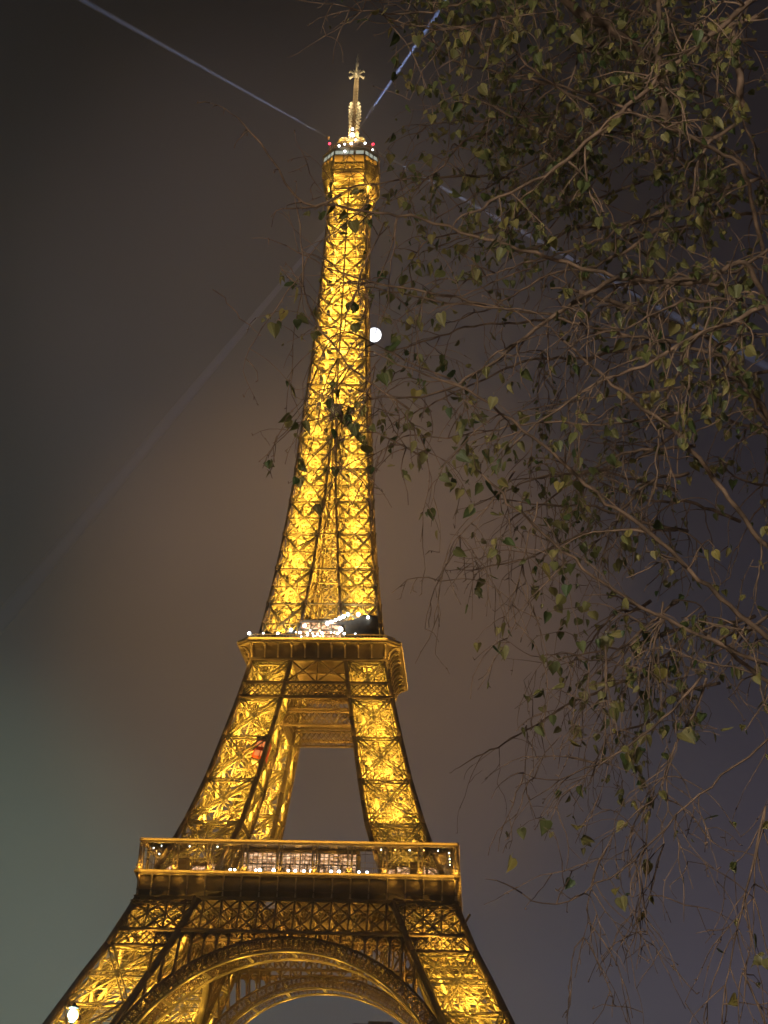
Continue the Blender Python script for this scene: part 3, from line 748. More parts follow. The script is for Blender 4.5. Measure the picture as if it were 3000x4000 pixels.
def mast():
    MAST = mat("mast_paint", (0.62, 0.58, 0.48), 0.5, noise=(2, 0.1))
    m = MB()
    sec = [(291.0, 0.85), (307.6, 0.75), (307.7, 0.62), (318.6, 0.5)]
    for (z0, r0), (z1, r1) in ((sec[0], sec[1]), (sec[2], sec[3])):
        n = int((z1-z0)/1.1)
        for i in range(n):
            a, b = z0+(z1-z0)*i/n, z0+(z1-z0)*(i+1)/n; ra = r0+(r1-r0)*i/n; rb = r0+(r1-r0)*(i+1)/n
            q = [(-1, -1), (1, -1), (1, 1), (-1, 1)]
            for k in range(4):
                p0 = np.array((q[k][0]*ra, q[k][1]*ra, a)); p1 = np.array((q[k][0]*rb, q[k][1]*rb, b)); s0 = np.array((q[(k+1) % 4][0]*ra, q[(k+1) % 4][1]*ra, a)); s1 = np.array((q[(k+1) % 4][0]*rb, q[(k+1) % 4][1]*rb, b))
                m.bar(p0, p1, 0.28, 0.28, NF); m.bar(p0, s1, 0.16, 0.16, NF); m.bar(s0, p1, 0.16, 0.18, NF); m.bar(p1, s1, 0.18, 0.18, (0, 0, 1))
    m.tube([(0, 0, 291), (0, 0, 319)], 0.16, 8)
    o = m.build("mast", mat("mast_lattice", (0.34, 0.26, 0.17), 0.5), tower)
    for i in range(11):                               # panel dipoles stacked on the thick lower half
        z = 292.6+i*1.34; d = MB(); w = 1.9 if 300 < z < 306 else 1.6
        for k in range(4):
            c, s = round(math.cos(k*math.pi/2)), round(math.sin(k*math.pi/2))
            for t in (-0.55, 0.55):
                p = (t*1.2, -0.8, z); q = (t*2.2, -w, z+0.45)
                d.bar((p[0]*c-p[1]*s, p[0]*s+p[1]*c, p[2]), (q[0]*c-q[1]*s, q[0]*s+q[1]*c, q[2]), 0.5, 0.22, (0, 0, 1))
        d.build("dipole", MAST, o)
    h = MB()                                           # crossed arms near the top
    for k in range(4):
        c, s = round(math.cos(k*math.pi/2)), round(math.sin(k*math.pi/2))
        for p, q, w in (((0, -.3, 319.4), (0, -2.2, 321.3), .5), ((0, -.3, 319.9), (0, -2.35, 318.0), .5), ((0, -2.0, 321.5), (0, -2.5, 320.5), .28), ((0, -2.0, 317.7), (0, -2.6, 318.8), .28), ((0, -.4, 320.6), (0, -1.2, 321.6), .3)):
            h.bar((p[0]*c-p[1]*s, p[0]*s+p[1]*c, p[2]), (q[0]*c-q[1]*s, q[0]*s+q[1]*c, q[2]), w, w, (c, s, 0))
    h.tube([(0, 0, 317.6), (0, 0, 318.5), (0, 0, 319.5), (0, 0, 320.6), (0, 0, 321.6)], [.6, .95, .7, .95, .6], 8)
    h.build("crossed_arms", MAST, o)
    t = MB(); t.tube([(0, 0, 321.5), (0, 0, 323.2), (0, 0, 323.3), (0, 0, 324.6), (0, 0, 325.0), (0, 0, 326.2), (0, 0, 326.8), (0, 0, 328.4)], [.3, .25, .45, .5, .22, .42, .3, .08], 8); t.build("mast_tip", MAST, o)
    return o
mast()

# ---- floodlights inside the structure, and added fill lamps
K = 5.0
for k in range(4):
    c, s = round(math.cos(k*math.pi/2)), round(math.sin(k*math.pi/2))
    def at4(x, y, z): return (x*c-y*s, x*s+y*c, z)
    def pc(h, f=0.0):
        o, i = wo(h), wi(h); m = (o+i)/2; return at4(-m-f, -m-f, h)
    # projectors standing on the bracing levels, aimed up inside each pillar
    for lv, pw in ((LEG_LEVELS[1:], 430), (PIL_LEVELS, 330)):
        for a_, b_ in zip(lv[:-1], lv[1:]):
            A_, B_ = corners(a_), corners(b_); ax = sum(B_)/4 - sum(A_)/4
            dim = 0.55 if a_ in (41.3, 102.0) else 1.0
            for u, v, n in FACES:
                n = np.array(n, float)
                spot(at4(*((A_[u]+A_[v])/2 - n*1.5 + (0, 0, 0.5))), pw*K*dim, at4(*(ax - n*1.5)))
            lamp(at4(*(sum(A_)/8+sum(B_)/8)), pw*K*dim*1.8, parent=tower)  # point lamp added at the pillar centre as fill, evens the contrast
            spot(at4(*(sum(A_)/8+sum(B_)/8)), pw*K*dim*0.8, at4(*ax))
    # small fill lamps added in front of the cross arms on the outer faces
    for lv in (LEG_LEVELS[1:4], PIL_LEVELS):
        for a_, b_ in zip(lv[:-1], lv[1:]):
            for u, v, n in FACES[:2]:
                n = np.array(n, float)
                for t_, sd_ in ((0.24, 0.26), (0.24, 0.74), (0.64, 0.33), (0.64, 0.67), (0.93, 0.5)):
                    h = a_*(1-t_)+b_*t_; cs = corners(h)
                    lamp(at4(*(cs[u]*(1-sd_)+cs[v]*sd_ + n*0.85)), (9 if lv is PIL_LEVELS else 11)*K, parent=tower, size=0.15)
    for a_, b_ in zip(UP_LEVELS[:-1], UP_LEVELS[1:]):
        A_, B_ = corners(a_), corners(b_); ax = sum(B_)/4 - sum(A_)/4; w_ = wo(a_)-wi(a_); f_ = (w_/9.0)**2*0.7+0.3
        for t_ in (0.02, 0.36, 0.69):
            c_ = sum(A_)/4*(1-t_)+sum(B_)/4*t_ + (0, 0, .3)
            spot(at4(*c_), 390*K*f_, at4(*ax))
        for t_ in (0.2, 0.53, 0.86):
            c_ = sum(A_)/4*(1-t_)+sum(B_)/4*t_; lamp(at4(*c_), 520*K*f_, parent=tower)  # more point fill added between the projectors
        spot(at4(*((A_[0]+A_[1])/2 + np.array((0, 0.9, .4)))), 210*K*f_, at4(*ax)); spot(at4(*((A_[0]+A_[2])/2 + np.array((0.9, 0, .4)))), 210*K*f_, at4(*ax))
for h in np.arange(188.5, 268, 3.3):
    for sx, sy in ((-1, -1), (1, 1), (0, 0)) if h < 240 else ((-1, -1), (1, 1)):
        q = wo(h)*0.5; spot((sx*q, sy*q, h), 320*K, (0, 0, 1))
    lamp((0, 0, h+1.6), 850*K, parent=tower)  # added fill on the shaft axis
for h in np.arange(120, 187, 6.6): spot((0, 0, h), 420*K, (0, 0, 1))
WARM = (1.0, 0.76, 0.40)
for sx in (-1, 1):
    for sy in (-1, 1):
        lamp((sx*5.6, sy*5.6, 270.8), 900*K, parent=tower); lamp((sx*6.2, sy*6.2, 275.2), 500*K, parent=tower); lamp((sx*2.4, sy*2.4, 286.4), 700*K, parent=tower)
        lamp((sx*2.8, sy*2.8, 292.2), 190*K, color=WARM, parent=tower); lamp((sx*3.2, sy*3.2, 305.0), 210*K, color=WARM, parent=tower); lamp((sx*2.6, sy*2.6, 315.0), 150*K, color=WARM, parent=tower)
for x, y in ((-6.3, -6.3), (6.3, -6.3), (6.3, 6.3), (-6.3, 6.3)): lamp((x, y, 268.2), 420*K, parent=tower)
for x, y in ((0, -6.4), (6.4, 0), (0, 6.4), (-6.4, 0)):
    lamp((x, y, 273.9), 500*K, parent=tower); lamp((x*1.0, y*1.0, 286.3), 500*K, parent=tower)
def strip(loc, length, power, k, color=SOD):
    """an added strip light in front of an edge, brightening its rim"""
    l = bpy.data.lights.new("rim_fill", 'AREA'); l.shape = 'RECTANGLE'; l.size = length; l.size_y = 0.12; l.energy = power; l.color = color  # area light added outside the edge to brighten it
    o = bpy.data.objects.new("rim_fill", l); COL.objects.link(o); o.parent = tower
    c, s = round(math.cos(k*math.pi/2)), round(math.sin(k*math.pi/2))
    R_ = Matrix(((c, -s, 0), (s, c, 0), (0, 0, 1)))
    o.location = R_ @ Vector(loc); d = R_ @ Vector((0, 1, 0.3)); o.rotation_euler = (-d).to_track_quat('Z', 'Y').to_euler() if False else d.to_track_quat('-Z', 'Y').to_euler()
for k in range(4):
    c, s = round(math.cos(k*math.pi/2)), round(math.sin(k*math.pi/2))
    r4 = lambda x, y, z: (x*c-y*s, x*s+y*c, z)
    strip((0, -C1-0.5, 57.35), 2*C1, 105*K, k); strip((0, -C1-0.05, 64.2), 2*C1-2, 100*K, k)
    for sx in (-1, 1): strip((sx*29, -C1-0.5, 57.35), 11, 26*K, k); strip((sx*29, -C1-0.05, 64.2), 11, 26*K, k)
    for i in range(9): lamp(r4(-31.5+i*7.87, -C1+4.2, 62.6), 34*K, parent=tower, size=0.2)  # warm fill lamps added inside the gallery bays
    for x in (-34, -30, -26, -21, 21, 26, 30, 34): lamp(r4(x, -C1+0.15, 56.2), 6*K, parent=tower, size=0.1)
    strip((0, -C2-0.45, 116.75), 34, 110*K, k)
    for i in range(10):
        x = -C1+1.1+i*(2*C1-2.2)/9; edge = abs(x)/C1
        lamp(r4(x, -C1+0.1, 58.3), (14+12*edge)*K, parent=tower, size=0.1)
    for i in range(-5, 6): lamp(r4(i*3.3, -19.75, 114.95), 0.9*K, parent=tower, size=0.08)  # tiny lamps added close to the consoles to brighten them
    lamp(r4(-18.2, -18.2, 113.0), 60*K, parent=tower, size=0.2)
    for x in (-17.7, -9.8, -2.0, 5.9, 13.7): lamp(r4(x, -28.3, 47.6), 260*K, parent=tower)  # fill lamps added behind the belt girder to lighten it
    for x in (-5, 5): lamp(r4(x, -12.5, 108.5), 120*K, parent=tower)
    for th in np.linspace(math.radians(22), math.radians(158), 9):
        x, z = (RI-1.6)*math.cos(th), AC+(RI-1.6)*math.sin(th)
        lamp(r4(x, -wo(z)+0.9, z), 105*K, parent=tower, size=0.2); lamp(r4(x*1.01, -wi(z)-0.2, z), 34*K, parent=tower, size=0.2)

# ------------------------------------------------------------------ lift cabin in the left pillar
RED = mat("lift_red", (0.75, 0.10, 0.03), 0.45, noise=(1.5, 0.15))
lf = MB(); lf.box((-1.6, -1.5, 0), (1.6, 1.5, 5.2)); lift = lf.build("lift_cabin", RED)
lift.location = (-12.3, -20.2, 85.8); lift.rotation_euler = (math.radians(-9), math.radians(9), 0)
w = MB()
for z in (0.8, 3.2):
    for x in (-1.3, 0.1): w.box((x, -1.58, z), (x+1.2, -1.5, z+1.4))
w.build("window", mat("lift_window_glow", (0.2, 0.06, 0.03), 0.3, emit=(1.0, 0.30, 0.08), estr=0.9), lift)  # orange glow added so the cabin shows up in the pillar
e = MB(); e.box((-1.75, -1.65, 5.2), (1.75, 1.65, 5.5)); e.box((-1.75, -1.65, -0.3), (1.75, 1.65, 0)); e.build("floor_frame", IRON_DARK, lift)
tag(lift, "red lift cabin inside the left gold pillar below the second floor", "lift")

# ------------------------------------------------------------------ moon
MOONM = mat("moon_surface", (0.5, 0.5, 0.5), 1.0, noise=(0.004, 0.2), emit=(0.92, 0.94, 1.0), estr=2.2)
md = 9000.0; mr_ = md*28.0/FPX/np.linalg.norm(ray(1462, 1308))
mm = MB(); rings = []
for i in range(1, 24):
    t = math.pi*i/24; rings.append([(mr_*math.sin(t)*math.cos(2*math.pi*k/32), mr_*math.sin(t)*math.sin(2*math.pi*k/32), -mr_*math.cos(t)) for k in range(32)])
mm.loft(rings); moon = mm.build("moon", MOONM, smooth=True); moon.location = CAM + MOON_DIR*md
tag(moon, "bright white moon half hidden behind the right edge of the gold tower", "moon")

# ------------------------------------------------------------------ searchlights on the summit
BEAMM = bpy.data.materials.new("lit_mist"); BEAMM.use_nodes = True
t = BEAMM.node_tree; t.nodes.clear(); o_ = t.nodes.new("ShaderNodeOutputMaterial"); v_ = t.nodes.new("ShaderNodeVolumeScatter")
v_.inputs["Color"].default_value = (0.85, 0.9, 1.0, 1); v_.inputs["Density"].default_value = 0.0008
t.links.new(v_.outputs[0], o_.inputs["Volume"])
def hit_z(x, y, z):
    d = ray(x, y); return CAM + d*((z-CAM[2])/d[2])
def beam(src, px, L, power, label, gr=0.0065, col=(0.45, 0.57, 1.0)):
    src = np.array(src, float); q = hit_z(*px, src[2]); d = q-src; d /= np.linalg.norm(d)
    p0 = src + d*1.2
    m = MB(); n = 16; up = np.array((0, 0, 1.0)); a = np.cross(d, up); a /= np.linalg.norm(a); b = np.cross(a, d)
    rings = []
    for s_, r in ((0, 0.22), (L, 0.22+L*gr)):
        c = p0+d*s_; rings.append([c + r*(math.cos(2*math.pi*k/n)*a+math.sin(2*math.pi*k/n)*b) for k in range(n)])
    m.loft(rings); o = m.build("searchlight_beam", BEAMM); tag(o, label, "light beam", "searchlight beams from the summit", kind="stuff")
    l = bpy.data.lights.new("searchlight", 'SPOT'); l.energy = power; l.color = col; l.spot_size = 2*math.atan(gr)*1.05; l.spot_blend = 0.6; l.shadow_soft_size = 0.25
    lo = bpy.data.objects.new("searchlight", l); COL.objects.link(lo)
    lo.location = Vector(p0 - d*22.0*0 + d*0.1); lo.rotation_euler = Vector(-d).to_track_quat('Z', 'Y').to_euler()
    h = MB(); h.tube([p0-d*1.0, p0-d*0.9, p0-d*0.1, p0-d*0.05], [0.2, 0.42, 0.45, 0.42], 12); h.build("searchlight_housing", IRON_DARK, su)
BP = 2.4e8
beam((-6.6, -6.4, 287.2), (500, 100), 230, BP*0.7, "pale searchlight beam pointing from the summit to the upper left")
beam((1.6, -6.4, 289.5), (1622, 180), 150, BP*2.4, "brightest blue searchlight beam rising steeply right from the summit", 0.0065, (0.36, 0.50, 1.0))
beam((7.2, -5.0, 283.6), (1850, 800), 230, BP*1.0, "pale searchlight beam falling right from the summit into the tree")
beam((6.6, 7.0, 285.0), (940, 1302), 650, BP*0.17, "faint searchlight beam falling left behind the tower shaft", 0.011)

# ------------------------------------------------------------------ street lamps
POLE = mat("lamp_post_paint", (0.05, 0.06, 0.055), 0.45)
GLOW = mat("lamp_globe", (0.8, 0.85, 0.8), 0.4, emit=(0.80, 1.0, 0.85), estr=9)
def street_lamp(x, y, h, power, color, label):
    root = empty("street_lamp", (x, y, 0)); tag(root, label, "street lamp")
    p = MB(); p.tube([(0, 0, 0), (0, 0, .25), (0, 0, .3), (0, 0, 1.2), (0, 0, 1.25), (0, 0, h-.45)], [.22, .22, .14, .12, .08, .05], 10); p.build("pole", POLE, root)
    c = MB(); c.tube([(0, 0, h-.5), (0, 0, h-.42), (0, 0, h-.36)], [.06, .2, .22], 12); c.tube([(0, 0, h+.36), (0, 0, h+.42), (0, 0, h+.55), (0, 0, h+.7)], [.3, .33, .16, .03], 12)
    for k in range(4):
        a = math.pi/4+k*math.pi/2; c.bar((.2*math.cos(a), .2*math.sin(a), h-.38), (.3*math.cos(a), .3*math.sin(a), h+.38), .025, .025, NF)
    c.build("lantern_frame", POLE, root)
    b = MB(); rings = []
    for i in range(1, 12):
        t = math.pi*i/12; rings.append([(.29*math.sin(t)*math.cos(2*math.pi*k/16), .29*math.sin(t)*math.sin(2*math.pi*k/16), h-.33*math.cos(t)) for k in range(16)])
    b.loft(rings); b.build("globe", GLOW, root, smooth=True)
    l = bpy.data.lights.new("street_light", 'POINT'); l.energy = power; l.color = color; l.shadow_soft_size = 0.3
    lo = bpy.data.objects.new("street_light", l); COL.objects.link(lo); lo.parent = root; lo.location = (0, -0.45, h-0.1)
d = ray(285, 3965); q = CAM + d*((9.0-CAM[2])/d[2])
street_lamp(q[0], q[1], 9.0, 2500, (0.8, 1.0, 0.85), "street lamp with glowing greenish white globe before the left leg")
FH = np.array((FV[0], FV[1], 0)); FH /= np.linalg.norm(FH); RH = np.array((FH[1], -FH[0], 0))
q = CAM - FH*3.5 - RH*3.5  # lamp added out of view behind the camera, lights the leaves
street_lamp(q[0], q[1], 4.8, 10000, (1.0, 0.90, 0.74), "unseen street lamp with a warm white globe behind the camera, lighting the leafy tree")

# ------------------------------------------------------------------ far dark lump under the arch, shaped as a flat roofed block
BLD = mat("dark_stone", (0.22, 0.2, 0.18), 0.8, noise=(0.2, 0.2))
q = CAM + ray(1480, 3997)*760/ray(1480, 3997)[1]
bd = MB(); bw = 12.0; bd.box((q[0]-bw, q[1], 0), (q[0]+bw, q[1]+20, q[2]-1.2)); bd.box((q[0]-bw-2, q[1]-.5, q[2]-1.2), (q[0]+bw+2, q[1]+20.5, q[2]-.4)); bd.box((q[0]-6, q[1]+3, q[2]-.4), (q[0]+7, q[1]+15, q[2]+1.2))
bo = bd.build("distant_block", BLD); tag(bo, "dark flat roofed block with pale dots far off, just showing under the arch", "building")
for x in (-8, -5.5, 3, 9.5):
    w = MB(); w.box((q[0]+x, q[1]-.6, q[2]-2.6), (q[0]+x+1.0, q[1]-.5, q[2]-1.5)); w.build("window", SUMWIN, bo)  # pale dots on the lump, made as small lit panes

# ------------------------------------------------------------------ the tree
def bark():
    m = mat("bark", (0.148, 0.096, 0.066), 0.85, noise=(11, 0.6), bump=0.6); return m
BARK = bark()
BARK_TRUNK = mat("trunk_bark", (0.10, 0.078, 0.058), 0.95, noise=(14, 0.65), bump=1.0)
def leafmat():
    m = bpy.data.materials.new("leaf"); m.use_nodes = True; t = m.node_tree; b = t.nodes["Principled BSDF"]
    g = t.nodes.new("ShaderNodeNewGeometry"); r = t.nodes.new("ShaderNodeValToRGB"); el = r.color_ramp.elements
    el[0].position = 0; el[0].color = (0.045, 0.075, 0.020, 1); el[1].position = 1; el[1].color = (0.26, 0.21, 0.05, 1)
    for p, c in ((0.3, (0.12, 0.122, 0.038)), (0.6, (0.175, 0.155, 0.052)), (0.85, (0.24, 0.20, 0.07))):
        x = el.new(p); x.color = (*c, 1)
    t.links.new(g.outputs["Random Per Island"], r.inputs[0]); t.links.new(r.outputs[0], b.inputs["Base Color"])
    b.inputs["Roughness"].default_value = 0.5; b.inputs["Specular IOR Level"].default_value = 0.35
    tr = t.nodes.new("ShaderNodeBsdfTranslucent"); t.links.new(r.outputs[0], tr.inputs[0]); mx = t.nodes.new("ShaderNodeMixShader"); mx.inputs[0].default_value = 0.38
    t.links.new(b.outputs[0], mx.inputs[1]); t.links.new(tr.outputs[0], mx.inputs[2]); t.links.new(mx.outputs[0], t.nodes["Material Output"].inputs[0])
    return m
LEAF = leafmat()
tree = empty("poplar_tree"); tag(tree, "large leafy tree with drooping bare twigs hanging in front of the tower", "tree")
def to_px(P):
    d = np.array(P)-CAM; z = d@FV
    return PW/2+FPX*(d@RV)/z, PH/2-FPX*(d@UV)/z, z
DENS = [(2650, 300, 620, 1.0), (1900, 120, 420, 1.0), (2850, 900, 500, .8), (2250, 750, 380, .55), (1750, 1000, 300, .35), (2900, 1500, 380, .6), (1750, 1650, 260, .7), (2000, 1850, 260, .65), (2300, 2000, 330, .45), (2850, 2300, 420, .4), (2500, 2500, 300, .32), (2150, 2600, 240, .4), (2950, 3200, 260, .3), (1330, 1100, 420, .4), (1330, 1700, 240, .4), (2350, 3300, 300, .25), (2600, 2900, 260, .35), (2950, 3700, 200, .25)]
def dens(x, y):
    return min(1.0, sum(a*math.exp(-((x-cx)**2+(y-cy_)**2)/(2*(s_*.75)**2)) for cx, cy_, s_, a in DENS))
LEAFSHAPE = np.array([(0, 0), (.28, -.07), (.47, .12), (.46, .36), (.30, .66), (.12, .88), (0, 1.08), (-.12, .88), (-.30, .66), (-.46, .36), (-.47, .12), (-.28, -.07)])
class Leaves:
    def __init__(s): s.items = []
    def add(s, p, size):
        tip = np.array((rng.normal(0, .45), rng.normal(0, .45), -1.0+rng.normal(0, .35))); tip /= np.linalg.norm(tip)
        n = rng.normal(0, 1, 3); n -= tip*np.dot(n, tip); n /= np.linalg.norm(n)
        s.items.append((p, tip, n, size, rng.uniform(.1, .4), rng.uniform(.75, 1.05)))
    def build(s, parent):
        if not s.items: return
        V = []; F = []
        for p, tip, n, sz, fold, wd in s.items:
            b = np.cross(tip, n); k = len(V)
            pt = p + tip*sz*0.35
            for x, y in LEAFSHAPE:
                V.append(pt + b*x*sz*wd + tip*y*sz + n*(abs(x)*fold - .18*y*y)*sz)
            F += [(k, k+1, k+2, k+3, k+4, k+5, k+6), (k, k+6, k+7, k+8, k+9, k+10, k+11)]
            w = .0016; j = len(V); V += [p - b*w, p + b*w]; F.append((j, j+1, k))   # the stalk joins the leaf to its twig
        V = np.array(V)
        me = bpy.data.meshes.new("foliage"); me.from_pydata(V.tolist(), [], F); me.materials.append(LEAF)
        o = bpy.data.objects.new("foliage", me); COL.objects.link(o); o.parent = parent
        return o
def spline(P, n):
    P = np.array(P, float); t = np.concatenate([[0], np.cumsum(np.linalg.norm(np.diff(P, axis=0), axis=1))]); u = np.linspace(0, t[-1], n)
    L = np.stack([np.interp(u, t, P[:, k]) for k in range(3)], 1)
    for _ in range(2): L[1:-1] = L[1:-1]*.5 + (L[:-2]+L[2:])*.25
    return L
def twig(mb, lv, p, d, L, r, level, leafy):
    n = max(4, int(L/0.055)); pts = [np.array(p)]; d = np.array(d)/np.linalg.norm(d); step = L/n
    droop = rng.uniform(.06, .26) if level == 1 else rng.uniform(.02, .22)
    for i in range(n):
        d = d + np.array((0, 0, -droop)) + rng.normal(0, .17, 3); d /= np.linalg.norm(d)
        pts.append(pts[-1]+d*step)
        mx_, my_, _ = to_px(pts[-1])
        if math.hypot(mx_-1462, my_-1308) < 48 and len(pts) > 2: break
    n = len(pts)-1; pts = np.array(pts); mb.tube(pts, np.linspace(r, max(r*.4, .0016), n+1)*(1+rng.normal(0, .1, n+1)), 5 if r > .004 else 4)
    for i in range(2, n+1):
        x, y, z = to_px(pts[i]); dn = dens(x, y)*leafy
        if rng.random() < dn*(0.2 if i < n else 0.8):
            if math.hypot(x-1462, y-1308) < 80 or (1320 < x < 1470 and 130 < y < 560): continue
            for _ in range(1 if rng.random() < .75 else 2):
                lv.add(pts[i]+rng.normal(0, .012, 3), rng.choice([.030, .042, .052, .060, .070])*rng.uniform(.8, 1.15))
        if level < 3 and rng.random() < (.22 if level == 1 else .14):
            nd = d*.5 + rng.normal(0, .6, 3) + np.array((0, 0, -.25)); twig(mb, lv, pts[i], nd, L*rng.uniform(.25, .55), r*.7, level+1, leafy)
        elif rng.random() < .25:      # bud spur
            s_ = rng.normal(0, 1, 3); s_ /= np.linalg.norm(s_); mb.tube([pts[i], pts[i]+s_*rng.uniform(.01, .028)], [.0035, .0016], 4)
def limb(px, d0, d1, w0, w1, ntw=8, tl=(.25, .7), leafy=1.0, root=None, seedpts=None):
    P = [at(x, y, d0+(d1-d0)*i/(len(px)-1)) for i, (x, y) in enumerate(px)]
    dep = [d0+(d1-d0)*i/(len(px)-1) for i in range(len(px))]
    if root is not None: P = [root] + P
    n = max(8, int(sum(np.linalg.norm(P[i+1]-P[i]) for i in range(len(P)-1))/.07)); S = spline(P, n)
    S[1:-1] += rng.normal(0, .006, (n-2, 3))
    mb = MB(); lv = Leaves()
    r0, r1 = w0*d0/FPX/2, w1*d1/FPX/2
    rad = np.linspace(r0, r1, n)*(1+rng.normal(0, .04, n)); mb.tube(S, rad, 8 if r0 > .012 else 6)
    ax = norm(np.gradient(S, axis=0))
    for k in range(int(ntw*1.6)):
        i = int(rng.uniform(.05, .98)*n); i = min(max(i, 1), n-1)
        x, y, z = to_px(S[i])
        dr = ax[i]*rng.uniform(.1, .8) + rng.normal(0, .7, 3); twig(mb, lv, S[i], dr, rng.uniform(*tl), max(.0034, min(rad[i]*.6, .0065)), 1, leafy)
    twig(mb, lv, S[-1], ax[-1], min(rng.uniform(.1, .3), tl[1]), max(.0035, r1*.9), 2, leafy)
    o = mb.build("branch", BARK, tree, smooth=True); lv.build(o)
    return S
